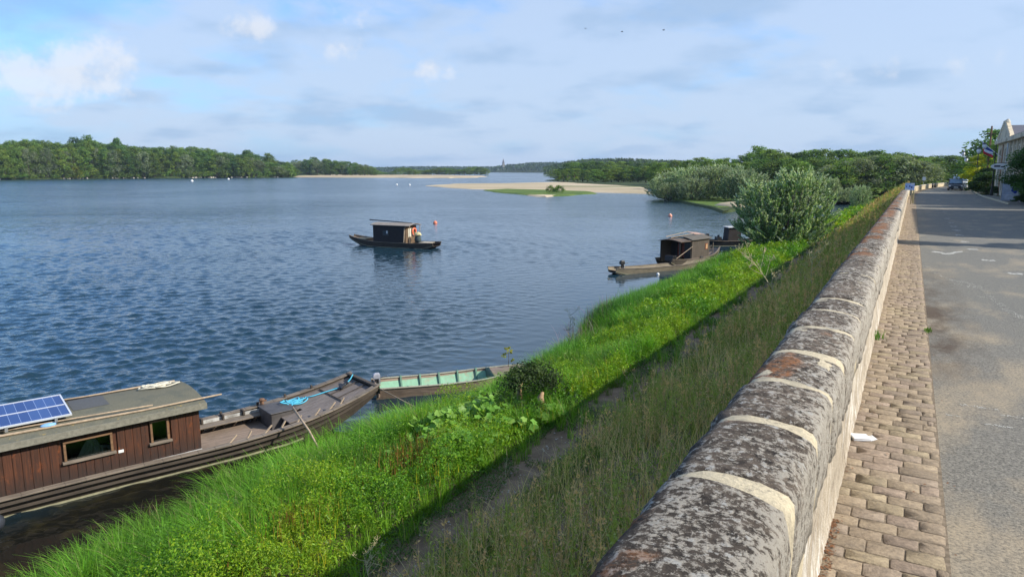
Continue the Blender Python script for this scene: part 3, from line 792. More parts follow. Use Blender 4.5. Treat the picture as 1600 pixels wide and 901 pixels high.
tag(np_mesh('waterside_grass', V, Fc, M['grass'], col=Cc), 'long bright green grass arching over the edge of the water', 'grass', kind='stuff')

# ---- leafy yellow-green weeds between the grass and the trodden path
def canopy(u0, u1, n, a, b_, h0, size, cols, name=None, flat=.35, hs=.5):
    u = rng.uniform(u0, u1, n); v = rng.uniform(a, b_, n)
    h = h0 * np.clip(.9 + 1.5 * nz2(u, v, .8, 2) + .8 * nz2(u, v, 2.4, 6), .15, 2) * np.clip(((b_ - v) / .5), .15, 1)
    z = bz(u, v) + h * rng.uniform(.0, 1, n) ** .45
    sel = nz2(u, v, .38, 17) + rng.normal(0, .16, n); k = np.clip(((sel + .5) * len(cols)).astype(int), 0, len(cols) - 1)
    col = np.array(cols)[k] * rng.uniform(.7, 1.3, (n, 1))
    c = uvw(u, v, z); s = size * rng.uniform(.4, 1.3, n)
    V, Fq = leaf_quads(c, s, s * .42, rng, nz=.7)
    return V, Fq, np.repeat(col, 4, axis=0)
YG = [(.08, .21, .018), (.12, .27, .02), (.17, .33, .02), (.22, .35, .02), (.26, .36, .02), (.18, .32, .02)]
P1 = [canopy(1, 14, 110000, -9.3, -6.35, .55, .024, YG), canopy(14, 26, 62000, -9.3, -6.3, .5, .034, YG), canopy(26, 45, 36000, -9.4, -6.3, .5, .065, YG),
      canopy(45, 75, 30000, -10.2, -6.1, .5, .10, YG), canopy(75, 180, 16000, -9.5, -5.6, .6, .22, YG)]
def spires(u0, u1, n, a, b_, H0, ll, cols, k=16):
    u = rng.uniform(u0, u1, n); v = rng.uniform(a, b_, n); z = bz(u, v); H = H0 * rng.uniform(.6, 1.25, n) * (1 + .7 * nz2(u, v, .7, 2))
    az = rng.uniform(0, 6.28, n); ln = rng.uniform(.02, .35, n); sel = np.clip(((nz2(u, v, .38, 17) + rng.normal(0, .14, n) + .5) * len(cols)).astype(int), 0, len(cols) - 1); cc = np.array(cols)[sel] * rng.uniform(.7, 1.25, (n, 1))
    out = [blades(uvw(u, v, z), H, np.full(n, ll * .16), az, ln, rng, 3, cc * .8)]
    iu = np.repeat(np.arange(n), k); t = rng.uniform(.3, 1.0, n * k); r = H[iu] * ln[iu] * (.25 * t + .75 * t * t) * .85
    c = uvw(u, v, z)[iu]; c[:, 2] += H[iu] * (t - .42 * ln[iu] * t * t); c[:, 0] += np.cos(az[iu]) * r; c[:, 1] += np.sin(az[iu]) * r
    a2 = rng.uniform(0, 6.28, n * k); d = np.stack([np.cos(a2), np.sin(a2), rng.uniform(.1, 1.1, n * k)], 1); L = ll * rng.uniform(.6, 1.2, n * k) * (1.25 - t * .6)
    V, Fq = leaf_quads(c + unit(d) * L[:, None], L, L * .26, rng, d=d, spread=.15, nz=.5)
    out.append((V, Fq, np.repeat(cc[iu] * rng.uniform(.8, 1.2, (n * k, 1)), 4, axis=0))); return out
P1 += spires(1, 14, 2600, -9.4, -6.6, .62, .042, YG) + spires(14, 27, 1800, -9.4, -6.5, .6, .055, YG) + spires(27, 48, 1500, -9.6, -6.5, .6, .08, YG, 12) + spires(48, 76, 900, -10.2, -6.4, .6, .12, YG, 10)
# reddish dock heads and yellow bloom patches
def spikes(pts, col, L, n, W=.010, rad=.5):
    q = []
    for (u, v, h) in pts:
        uu = u + rng.normal(0, rad, n); vv = v + rng.normal(0, rad * .6, n); pos = uvw(uu, vv, bz(uu, vv) + h)
        q.append(blades(pos, rng.uniform(L * .6, L, n), np.full(n, W), rng.uniform(0, 6.28, n), rng.uniform(.05, .4, n), rng, 3, vary(col, n, rng, .25)))
    return q
P1 += spikes([(10.3, -8.1, .35), (10.9, -7.9, .35), (9.9, -7.6, .3), (7.2, -7.9, .3)], (.30, .15, .05), .35, 150)
P1 += spikes([(6 + 1.1 * i, -6.9 - (i % 3) * .7, .3) for i in range(10)], (.42, .38, .03), .3, 60)
P1 += spikes([(17 + 2.1 * i, -7.2 - (i % 4) * .5, .3) for i in range(22)], (.32, .34, .04), .35, 60, .018)
P1 += spikes([(58 + 2.0 * i, -7.2 - (i % 3) * .6, .3) for i in range(14)], (.50, .40, .03), .45, 50, .06, 1.0)
V, Fc, Cc = merge(P1)
tag(np_mesh('leafy_weeds', V, Fc, M['grass'], col=Cc), 'yellow green leafy weeds in sunlight beside the trodden path', 'weeds', kind='stuff')

# ---- low creeping cover along the path
def low(u0, u1, n, a, b_, size, cols, dens, hmax=.12):
    u = rng.uniform(u0, u1, n); v = rng.uniform(a, b_, n)
    keep = (nz2(u, v, .9, 31) + .35 * nz2(u, v, 3, 5)) > dens(v); u, v = u[keep], v[keep]; n = len(u)
    z = bz(u, v) + rng.uniform(0, hmax, n); c = uvw(u, v, z); s = size * rng.uniform(.6, 1.3, n)
    V, Fq = leaf_quads(c, s, s * .5, rng, nz=2)
    col = np.array(cols)[rng.integers(0, len(cols), n)] * rng.uniform(.7, 1.2, (n, 1))
    return V, Fq, np.repeat(col, 4, axis=0)
CV = [(.05, .12, .02), (.07, .15, .02), (.09, .15, .03)]
dn = lambda v: .24 - np.abs(v + 5.5) * .95
P2 = [low(2, 18, 60000, -6.9, -4.3, .02, CV, dn), low(18, 45, 45000, -6.9, -4.3, .035, CV, dn), low(45, 90, 18000, -6.6, -4.3, .08, CV, dn)]
V, Fc, Cc = merge(P2)
tag(np_mesh('path_cover', V, Fc, M['grass'], col=Cc), 'low creeping green cover on either side of the narrow dirt path', 'ground cover', kind='stuff')

# ---- shaded slope under the wall: grass, dry stems, fine branching weeds
P3 = []
def slope(u0, u1, dens, sc, a=-5.12, b_=-.9):
    ar = (u1 - u0) * (b_ - a)
    n = int(ar * 110 * dens); u = rng.uniform(u0, u1, n); v = rng.uniform(a, b_, n); z = bz(u, v) - .02       # ground grass
    g = np.clip(1 + 1.5 * nz2(u, v, .7, 3) + .8 * nz2(u, v, 2.1, 3), .25, 2.4)
    P3.append(blades(uvw(u, v, z), rng.uniform(.12, .36, n) * g, np.full(n, .010 * sc), rng.uniform(0, 6.28, n), rng.uniform(.3, 1.0, n), rng, 3,
                     vary((.23, .27, .055), n, rng, .4)))
    n = int(ar * 60 * dens); u = rng.uniform(u0, u1, n); v = rng.uniform(a, b_, n)
    keep = nz2(u, v, .8, 12) + .5 * nz2(u, v, 2.2, 9) > -.06; u, v = u[keep], v[keep]; n = len(u); z = bz(u, v)                    # dry straws
    P3.append(blades(uvw(u, v, z), rng.uniform(.3, 1.0, n), np.full(n, .0065 * sc), rng.uniform(0, 6.28, n), rng.uniform(.15, 1.05, n), rng, 4,
                     vary((.66, .50, .24), n, rng, .35)))
    n = int(ar * 14 * dens); u = rng.uniform(u0, u1, n); v = rng.uniform(a + .3, b_, n)                    # branching stems
    keep = nz2(u, v, .4, 22) > -.1; u, v = u[keep], v[keep]; n = len(u); z = bz(u, v); H = rng.uniform(.5, 1.15, n)
    dead = rng.random(n) < .4; sc_c = np.where(dead[:, None], np.array([.58, .40, .20]), np.array([.30, .34, .08])) * rng.uniform(.7, 1.3, (n, 1))
    az = rng.uniform(0, 6.28, n); ln = rng.uniform(.02, .3, n)
    P3.append(blades(uvw(u, v, z), H, np.full(n, .009 * sc), az, ln, rng, 3, sc_c))
    k = 8; iu = np.repeat(np.arange(n), k); t = rng.uniform(.3, .95, n * k)
    hh = H[iu] * (t - .42 * ln[iu] * t * t); r = H[iu] * ln[iu] * (.25 * t + .75 * t * t) * .85
    base = uvw(u, v, z)[iu]; base[:, 0] += np.cos(az[iu]) * r; base[:, 1] += np.sin(az[iu]) * r; base[:, 2] += hh
    a2 = rng.uniform(0, 6.28, n * k); L2 = H[iu] * rng.uniform(.15, .38, n * k) * (1.2 - t)
    P3.append(blades(base, L2 + .05, np.full(n * k, .006 * sc), a2, rng.uniform(.4, .9, n * k), rng, 2, sc_c[iu]))
    kk = 3; ii = np.repeat(np.arange(n * k), kk); f = rng.uniform(.3, 1, len(ii))
    c = base[ii].copy(); c[:, 0] += np.cos(a2[ii]) * L2[ii] * .6 * f; c[:, 1] += np.sin(a2[ii]) * L2[ii] * .6 * f; c[:, 2] += L2[ii] * .6 * f
    s = rng.uniform(.012, .028, len(ii)) * sc ** .7
    lv, lf = leaf_quads(c, s, s * .45, rng, nz=.6); P3.append((lv, lf, np.repeat(sc_c[iu][ii] * 1.1, 4, axis=0)))
    n = int(ar * 260 * dens); u = rng.uniform(u0, u1, n); v = rng.uniform(a, b_, n)                       # leafy understorey
    keep = nz2(u, v, .7, 42) > -.05; u, v = u[keep], v[keep]; n = len(u); z = bz(u, v) + rng.uniform(0, .35, n)
    s = .026 * sc ** .6 * rng.uniform(.6, 1.3, n); lv, lf = leaf_quads(uvw(u, v, z), s, s * .5, rng, nz=1)
    P3.append((lv, lf, np.repeat(vary((.19, .27, .04), n, rng, .35), 4, axis=0)))
slope(1.2, 14, 2.0, 1.0); slope(14, 28, 1.3, 1.5, b_=-.8); slope(28, 60, .8, 2.4, b_=-.8); slope(60, 110, .35, 4.5, b_=-.7); slope(110, 190, .16, 8, b_=-.7)
V, Fc, Cc = merge(P3)
tag(np_mesh('slope_weeds', V, Fc, M['grass'], col=Cc), 'tangle of dry stalks and dark green weeds on the shaded slope under the wall', 'weeds', kind='stuff')
# sparse pale pebbles on the path
n = 500; u = rng.uniform(3, 24, n); v = -5.5 + rng.normal(0, .33, n); z = bz(u, v)
b = MB()
for a, c, zz in zip(u, v, z):
    s = rnd.uniform(.006, .022); q = P(a, c, zz); b.add([(q.x - s, q.y, q.z), (q.x, q.y - s, q.z), (q.x + s * 1.3, q.y, q.z), (q.x, q.y + s, q.z), (q.x, q.y, q.z + s)], [(0, 1, 4), (1, 2, 4), (2, 3, 4), (3, 0, 4)])
tag(b.build('path_pebbles', simple('pebbles', (.42, .38, .32), .9)), 'small pale stones scattered along the dirt path', 'pebbles', kind='stuff')

# ---- big-leaved plants
def big_leaf_plants(name, spots, label, cols, seed, R=(.07, .13)):
    r = np.random.default_rng(seed); V = []; Fc = []; Cc = []
    for (u0, v0, n, h0, h1, rad) in spots:
        for _ in range(n):
            u = u0 + r.normal(0, rad); v = v0 + r.normal(0, rad * .7); g = bank_z(u, v); z = g + r.uniform(h0, h1) * (1 - .35 * min(1, math.hypot(u - u0, v - v0) / (rad * 2.2)))
            c = np.array(P(u, v, z)); R0 = r.uniform(*R); nn = unit(np.array([[r.normal(.25, .35), r.normal(-.25, .35), 1.0]]))[0]
            t = unit(np.cross(nn, r.normal(size=3))[None])[0]; bb = np.cross(nn, t); k = len(V); m = 10; col = np.array(cols[r.integers(0, len(cols))]) * r.uniform(.8, 1.2)
            V.append(c - nn * R0 * .12)
            for q in range(m):
                a = 2 * PI * q / m; rr = R0 * (1.0 if q % 2 else .74) * (.55 if q == 0 else 1); V.append(c + (t * math.cos(a) + bb * math.sin(a)) * rr + nn * r.uniform(-.012, .02))
            Fc += [(k, k + 1 + q, k + 1 + (q + 1) % m) for q in range(m)]; Cc += [col] * (m + 1)
            # stalk
            k = len(V); s0 = np.array(P(u0 + (u - u0) * .6, v0 + (v - v0) * .6, g)); d = np.array([.004, .004, 0])
            V += [s0 - d, s0 + d, c + d, c - d]; Fc += [(k, k + 1, k + 2), (k, k + 2, k + 3)]; Cc += [col * .9] * 4
    o = np_mesh(name, V, Fc, M['grass'], col=np.array(Cc)); return o
BL = [(.16, .34, .05), (.20, .38, .06), (.25, .42, .08), (.13, .28, .045)]
tag(big_leaf_plants('broad_leaf_plants', [(11.6, -8.2, 130, .3, .85, .42), (12.5, -7.8, 150, .3, .95, .45), (13.2, -8.6, 120, .3, .8, .45), (10.7, -7.2, 90, .3, .7, .35), (12.2, -7.0, 60, .25, .6, .3),
     (13.4, -6.7, 40, .2, .45, .25), (14.6, -8.9, 70, .3, .6, .4)], '', BL, 3), 'light green broad lobed leaves growing in a mass beside the dark bush', 'plants', kind='stuff')

# ---- tree builders ------------------------------------------------
def trunk_mesh(H, W, seed, fork=.35, n=6, r0=None, stems=1):
    r = random.Random(seed); b = MB(); r0 = r0 or H * .018
    for s in range(stems):
        a = r.random() * 6.28; off = (0 if stems == 1 else .12 * W)
        base = Vector((math.cos(a) * off, math.sin(a) * off, -.3)); top = Vector((math.cos(a) * off * 2.4 + r.uniform(-.05, .05) * W, math.sin(a) * off * 2.4, H * .82))
        pts = [base.lerp(top, t) + Vector((r.uniform(-1, 1), r.uniform(-1, 1), 0)) * W * .02 * (t > 0) for t in (0, .2, .4, .6, .8, 1)]
        b.tube(pts, [r0 * (1.25 - 1.1 * t) for t in (0, .2, .4, .6, .8, 1)], 6)
        for i in range(n):
            t = fork + (0.85 - fork) * i / n; p0 = base.lerp(top, t); a2 = r.random() * 6.28; L = W * .42 * (1.1 - t * .6)
            p1 = p0 + Vector((math.cos(a2), math.sin(a2), .55)) * L * .5; p2 = p0 + Vector((math.cos(a2 + .2), math.sin(a2 + .2), .9)) * L
            b.tube([p0, p1, p2], [r0 * (1 - t) * .7, r0 * (1 - t) * .45, r0 * .08], 5)
    return b
def crown_data(H, W, n, size, seed, cols, base=.12, top=1.0, clumps=60, shape='broad', pref=None, elong=.55):
    r = np.random.default_rng(seed)
    K = clumps; zc = base + (top - base) * r.uniform(0, 1, K) ** .8
    if shape == 'broad': prof = np.sin(PI * np.clip((zc - base) / (top - base) * .86 + .13, 0, 1)) ** .55
    elif shape == 'poplar': prof = .55 * np.sin(PI * np.clip((zc - base) / (top - base) * .9 + .08, 0, 1)) ** .5
    elif shape == 'bush': prof = np.sqrt(np.clip(1 - ((zc - base) / (top - base)) ** 2.2, 0.02, 1))
    else: prof = np.clip(1.15 - zc, .1, 1)
    az = r.uniform(0, 2 * PI, K); rr = prof * W * .5 * r.uniform(.35, .95, K) ** .5 * (1 + .18 * np.sin(az * 3 + seed))
    cc = np.stack([np.cos(az) * rr, np.sin(az) * rr, zc * H * (1 - .0 * az)], 1)
    cc[:, 2] -= .06 * H * (rr / (W * .5)) ** 2
    rc = W * r.uniform(.09, .17, K)
    tone = r.uniform(.72, 1.25, K); ci = r.integers(0, len(cols), K)
    i = r.integers(0, K, n); d = unit(r.normal(size=(n, 3))); rad = r.uniform(.25, 1, n) ** .45
    c = cc[i] + d * (rc[i] * rad)[:, None] * np.array([1.15, 1.15, .8]); c[:, 2] = np.maximum(c[:, 2], base * H * .55)
    s = size * r.uniform(.6, 1.4, n)
    nrm = d * 1.2 + r.normal(size=(n, 3)) * .8 + np.array([0, 0, .5])
    t = unit(np.cross(nrm, r.normal(size=(n, 3)))); b_ = unit(np.cross(nrm, t))
    V = np.stack([c - t * s[:, None], c + b_ * (s * elong)[:, None], c + t * s[:, None], c - b_ * (s * elong)[:, None]], 1).reshape(-1, 3)
    col = np.array(cols)[ci[i]] * (tone[i] * r.uniform(.85, 1.18, n))[:, None]
    return V, np.arange(4 * n).reshape(n, 4), np.repeat(col, 4, axis=0)
def willow_data(H, W, shoots, per, ln, wd, seed, cols, silver, base=.05):
    r = np.random.default_rng(seed); n = shoots
    az = r.uniform(0, 2 * PI, n); zf = r.uniform(base, .86, n); R = W * .5 * np.sqrt(np.clip(1 - (np.clip(zf - .30, -.3, 1) / .72) ** 2, .05, 1)) * (1 + .15 * np.sin(az * 3 + seed) + .08 * np.sin(az * 7))
    rr = R * r.uniform(.15, .92, n) ** .6; p0 = np.stack([np.cos(az) * rr, np.sin(az) * rr, zf * H], 1)
    d = np.stack([np.cos(az) * (.25 + rr / W), np.sin(az) * (.25 + rr / W), r.uniform(.45, 1.3, n)], 1) + r.normal(0, .22, (n, 3)); d = unit(d)
    L = W * r.uniform(.07, .17, n) + .1
    i = np.repeat(np.arange(n), per); t = r.uniform(0, 1, n * per); c = p0[i] + d[i] * (L[i] * t)[:, None] + r.normal(0, 1, (n * per, 3)) * (W * .012 * (1.1 - t))[:, None]
    V, Fq = leaf_quads(c, ln * r.uniform(.6, 1.3, len(c)), wd * r.uniform(.7, 1.3, len(c)), r, d=d[i], spread=.42, nz=.3)
    tone = r.uniform(.5, 1.3, n)
    col = np.array(cols)[r.integers(0, len(cols), n)][i] * (tone[i] * r.uniform(.8, 1.2, len(c)))[:, None]
    sil = r.random(len(c)) < silver * (.3 + .9 * t) * (.6 + .6 * zf[i]); col[sil] = np.array([.52, .57, .46]) * r.uniform(.7, 1.2, (sil.sum(), 1))
    return V, Fq, np.repeat(col, 4, axis=0)
def make_tree(name, H, W, data, seed, label=None, group=None, bark=None, stems=1, cat='tree', fork=.35, r0=None, nl=6):
    t = empty(name, (0, 0, 0), 0, label, cat, group)
    trunk_mesh(H, W, seed, fork, nl, r0, stems).build('trunk', bark or M['bark'], t, smooth=True)
    V, Fq, Cc = data; np_mesh('crown', V, Fq, M['leaf'], t, col=Cc)
    t['H'] = H; t['W'] = W
    return t
used = set()
def plant(proto, x, y, z, h=None, w=None, rz=None, label=None, group=None, name=None, cat=None):
    o = proto if proto.name not in used else copy_tree(proto)
    used.add(proto.name)
    o.location = (x, y, z); s = (h or proto['H']) / proto['H']; sw = (w / proto['W']) if w else s
    o.scale = (sw, sw, s); o.rotation_euler = (0, 0, rnd.uniform(0, 6.28) if rz is None else rz)
    if label: o['label'] = label
    if group: o['group'] = group
    elif 'group' in o: del o['group']
    if name: o.name = name
    if cat: o['category'] = cat
    return o
GR = [(.11, .19, .038), (.14, .22, .042), (.085, .16, .035), (.17, .25, .05)]
DK = [(.06, .125, .032), (.08, .15, .035), (.10, .17, .04)]
LT = [(.15, .23, .045), (.18, .25, .045), (.12, .20, .04)]
YL = [(.17, .22, .03), (.24, .27, .03), (.13, .19, .03)]
GY = [(.17, .21, .12), (.22, .26, .16), (.12, .17, .07)]
broad = [make_tree('broadleaf_tree', 20, 14, crown_data(20, 14, 4200, .40, 50 + k, c, clumps=95, base=.08), k) for k, c in enumerate((GR, GR, DK, GR))]
light = [make_tree('light_green_tree', 16, 10, crown_data(16, 10, 3300, .34, 70 + k, LT, clumps=70, base=.08), k) for k in range(2)]
grey = [make_tree('white_willow', 15, 13, crown_data(15, 13, 3800, .34, 80 + k, GY, clumps=80, base=.08), k) for k in range(1)]
poplar = [make_tree('poplar', 20, 9, crown_data(20, 9, 2000, .36, 90 + k, c, clumps=44, base=.1, shape='poplar'), k) for k, c in enumerate((LT, GR))]
shrub = [make_tree('waterside_shrub', 5, 8, crown_data(5, 8, 1200, .30, 95 + k, c, clumps=30, base=.02, shape='bush'), k, stems=3, cat='shrub') for k, c in enumerate((GR, YL))]

def skyline(tab, px):
    for (a, ya), (c, yc) in zip(tab, tab[1:]):
        if a <= px <= c: return ya + (yc - ya) * (px - a) / (c - a)
    return tab[0][1] if px < tab[0][0] else tab[-1][1]
# ---- far left bank
SK = [(-120, 226), (0, 225), (30, 221), (60, 221), (100, 226), (115, 224), (135, 219), (160, 226), (182, 223), (205, 228), (240, 230), (320, 232), (345, 238), (372, 240), (390, 237), (410, 246), (445, 252), (462, 262)]
LBp = [(-260, 284), (0, 281.0), (120, 279.6), (230, 278.6), (340, 278.0), (452, 277.4), (470, 277)]
def lbY(px): return at(px, skyline(LBp, px)).y
G_L = 'trees of the wood on the far left bank'
for row, (dy, step, dtop) in enumerate(((6, 9.5, 9), (20, 9, 3), (45, 9, 0))):
    px = -90 + row * 4
    while px < 458:
        Y = lbY(px) + dy + rnd.uniform(-4, 4); q = atY(px, skyline(SK, px) + dtop + rnd.uniform(-2, 5) * (1 if row < 2 else .5), Y)
        h = q.z - 1.0; w = rnd.uniform(12, 17) * Y / 600
        k = rnd.random()
        if row == 0 and k < .22: pr, lb, g = light[rnd.randrange(2)], 'light green tree at the front of the far left wood', 'light green trees of the far left bank'
        elif row == 0 and k < .34: pr, lb, g = grey[0], 'grey green willow at the front of the far left wood', 'grey willows of the far left bank'
        elif row == 2 or k < .9: pr, lb, g = broad[rnd.randrange(4)], ('tall tree at the back of the wood on the far left bank' if row == 2 else 'mid green tree in the wood on the far left bank'), ('tall back trees of the far left bank' if row == 2 else 'mid green trees of the far left bank')
        else: pr, lb, g = poplar[1], 'narrow green poplar in the far left wood', 'poplars of the far left bank'
        zn = ', left part' if px < 110 else (', middle part' if px < 290 else ', right part'); plant(pr, q.x, Y, .8, h, w, label=lb + zn, group=g + zn); px += step * rnd.uniform(.8, 1.25)
for px, top, lb, pr in ((137, 214, 'tallest round-headed tree standing above the wood on the far left bank', broad[0]), (182, 218, 'dark round-topped tree standing above the wood, second highest on the far left bank', broad[2]), (116, 217, 'small dark crown showing just left of the tallest tree on the far left bank', broad[2]), (386, 236, 'dark round crown near the right end of the long left wood', broad[2]), (418, 241, 'last dark crown standing over the low right end of the left wood', broad[1])):
    Y = lbY(px) + 30; q = atY(px, top, Y); plant(pr, q.x, Y, .8, q.z - .8, 15, label=lb, name='tall_tree')
for px, top, lb in ((76, 262, 'bright yellow green bush at the water line below the left wood, further left'), (118, 261, 'bright yellow green bush at the water line below the tallest tree')):
    Y = lbY(px) + 1; q = atY(px, top, Y); plant(shrub[1], q.x, Y, .8, q.z - .8, 11, label=lb, name='yellow_bush')
px = -60
while px < 455:
    Y = lbY(px) + 1.5; q = atY(px, skyline(LBp, px) - rnd.uniform(7, 14), Y)
    plant(shrub[0], q.x, Y, .6, q.z - .6, rnd.uniform(7, 12), label='low dark green shrub at the foot of the wood on the far left bank', group='shrubs at the foot of the left wood'); px += rnd.uniform(9, 15)
# rocks and light stones along that bank
b = MB(); rr = random.Random(4)
for i in range(700):
    px = rr.uniform(-60, 440)
    if 0 < px < 38 or noise.noise(Vector((px * .03, 0, 0))) < -.15: continue
    y = skyline(LBp, px); q = at(px, y + rr.uniform(-.25, .02)); s = rr.uniform(.35, 1.1)
    b.lathe([(s * .8, -.3), (s, .3), (s * .5, rr.uniform(.7, 1.1))], (q.x, q.y, 0), 5)
tag(b.build('bank_stones', simple('pale_stones', (.42, .39, .33), .9, .3, .3)), 'pale stones and bare earth along the foot of the far left bank', 'stones', kind='stuff')
# ---- second stand behind the far sandbank, and poplars to the middle
SK2 = [(455, 252), (470, 250), (486, 247), (505, 248), (530, 251), (560, 256), (580, 261), (590, 266)]
px = 452
while px < 584:
    for dy in (0, 40):
        Y = 800 + dy + rnd.uniform(0, 15); q = atY(px + rnd.uniform(-3, 3), skyline(SK2, px) + (3 if dy == 0 else 0) + rnd.uniform(-1, 2), Y)
        plant(rnd.choice([broad[1], broad[2], grey[0], light[0]]), q.x, Y, .6, q.z - .6, 16, label='tree of the lower wood behind the far sandbank on the left', group='trees behind the far sandbank on the left')
    px += 9
for i, px in enumerate(list(range(590, 764, 8))):
    top = 264.5 + 2 * math.sin(i * .9) - (1.5 if 700 < px < 765 else 0) + (3 if px < 620 else 0)
    Y = 900 + rnd.uniform(-20, 20); q = atY(px, top, Y)
    plant(rnd.choice([broad[0], broad[3], light[0], broad[1]]), q.x, Y, .5, q.z - .5, rnd.uniform(12, 17), label='small distant tree in the row at the far end of the sandbank', group='distant trees beyond the far sandbank')
# ---- distant woodland over the hills (too far to count)
def hillwood(name, tab, depth, size, n, seed, cols, label):
    r = np.random.default_rng(seed); V = []; 
    px = r.uniform(tab[0][0], tab[-1][0], n); C3 = []
    for i in range(n):
        k = 0
        while k < len(tab) - 2 and px[i] > tab[k + 1][0]: k += 1
        a, c = tab[k], tab[k + 1]; s = (px[i] - a[0]) / (c[0] - a[0]); py = a[1] + (c[1] - a[1]) * s; Y0 = a[2] + (c[2] - a[2]) * s
        f = r.uniform(0, .55); Y = Y0 + depth * f; top = atY(px[i], py, Y0 + depth * .5).z
        z = top * min(1, math.sin(PI * f * .95 + .1) ** .8 + .02) + r.uniform(-1, 7) ; q = atY(px[i], py, Y); C3.append((q.x, Y, max(1, z)))
    c = np.array(C3); cl = (noise_arr(c * .02, 3))
    s = size * r.uniform(.6, 1.4, n); Vv, Fq = leaf_quads(c, s, s * .7, r, nz=.5)
    col = np.array(cols)[r.integers(0, len(cols), n)] * (1 + .8 * cl + r.uniform(-.2, .2, n))[:, None]
    o = np_mesh(name, Vv, Fq, M['leaf'], col=np.repeat(np.clip(col, .01, 1), 4, axis=0)); tag(o, label, 'woodland', kind='stuff')
def noise_arr(a, o): return np.array([noise.noise(Vector((x[0], x[1], x[2] + o))) for x in a])
HT = [(380, 268, 2300), (480, 266.5, 2300), (580, 265, 2300), (640, 263, 2300), (720, 263.5, 2300), (770, 263.5, 2200), (790, 261, 2100), (830, 257.5, 2000), (870, 257.5, 1900), (900, 259, 1900), (1000, 262, 1900)]
hillwood('distant_woodland', HT, 700, 3.4, 9000, 5, [(.04, .075, .03), (.05, .09, .03), (.035, .065, .028)], 'blue green woodland covering the most distant hills')
HT2 = [(850, 267, 1100), (880, 260, 1100), (910, 256, 1050), (960, 254, 1000), (1000, 256, 950), (1060, 259, 900), (1150, 262, 900)]
hillwood('hill_woodland', HT2, 400, 2.2, 6500, 6, [(.05, .09, .025), (.06, .11, .028), (.04, .075, .022)], 'green woodland on the nearer low hill right of the church spire')
# ---- wood on the right
def row(px0, px1, step, Y, tab, protos, label, group, w=(9, 13), z=.4, jit=3, dY=8, tj=(-1, 4), Y1=None):
    px = px0
    while px < px1:
        t = (px - px0) / (px1 - px0); YY = Y + ((Y1 or Y) - Y) * t + rnd.uniform(-dY, dY); q = atY(px, skyline(tab, px) + rnd.uniform(*tj), YY)
        plant(rnd.choice(protos), q.x, YY, z, q.z - z, rnd.uniform(*w), label=label, group=group); px += step * rnd.uniform(.75, 1.3)
SR = [(868, 264), (880, 257), (905, 253), (960, 252), (1000, 252), (1050, 251), (1100, 246), (1150, 247), (1170, 242), (1185, 235), (1205, 238), (1225, 241), (1260, 237), (1300, 234), (1340, 236), (1380, 239), (1420, 242), (1450, 247), (1475, 245)]
row(872, 1030, 13, 470, SR, broad[1:3] + [broad[0]], 'green tree in the wood behind the sandbar, back row', 'back trees behind the sandbar', (12, 16))
row(872, 925, 8, 392, [(868, 268), (885, 262), (925, 265)], [poplar[0]], 'slender pale green young poplar at the left tip of the right-hand wood', 'young poplars at the tip of the wood', (5, 7.5), tj=(-1, 2))
row(930, 1032, 11, 372, [(925, 262), (960, 264), (1000, 262), (1040, 260)], broad[:3] + [light[1]], 'dark green tree standing at the back edge of the sandbar', 'trees at the edge of the sandbar', (9, 12), tj=(-2, 4))
row(1030, 1205, 12, 300, SR, broad[:2] + light, 'leafy green tree behind the silver willows on the shore', 'trees behind the silver willows', (9, 12), tj=(0, 5))
row(1040, 1190, 15, 240, [(1040, 262), (1190, 254)], light, 'light green young tree behind the silver willows on the shore', 'young trees behind the silver willows', (7, 10), tj=(-3, 4))
row(1205, 1470, 14, 240, SR, broad, 'tall dark green tree at the back of the wood beside the quay', 'back trees beside the quay', (10, 13))
row(1195, 1450, 15, 212, [(1195, 250), (1450, 252)], broad[:3], 'dark green tree in the middle of the wood beside the quay', 'middle trees beside the quay', (9, 12), tj=(-3, 5))
row(1300, 1452, 14, 178, [(1300, 258), (1340, 247), (1400, 244), (1440, 252), (1460, 258)], [grey[0], broad[2], grey[0], broad[0]], 'full tree with whitish green leaf tufts at the front of the wood beside the quay', 'pale front trees beside the quay', (8, 11), tj=(-2, 4), dY=4)
row(1215, 1450, 14, 176, [(1215, 285), (1450, 283)], [shrub[0]], 'dark green shrub along the foot of the wood beside the inlet', 'shrubs beside the inlet', (8, 11), tj=(-3, 4), dY=3)
for px, top, lb in ((1185, 231, 'tallest spreading tree crown standing over the silver willows'), (1207, 236, 'tall tree crown just right of the tallest one over the willows')):
    q = atY(px, top, 270); plant(broad[0], q.x, 270, .4, q.z - .4, 13, label=lb, name='tall_tree')
row(1455, 1500, 9, 235, [(1440, 250), (1500, 244)], broad[1:3], 'dark tree closing the view at the bend of the road', 'dark trees at the bend of the road', (9, 12), z=3.0)
row(1462, 1500, 12, 205, [(1440, 262), (1500, 258)], [broad[2]], 'shadowy dark tree low at the bend of the road', 'low dark trees at the bend', (8, 10), z=3.0)
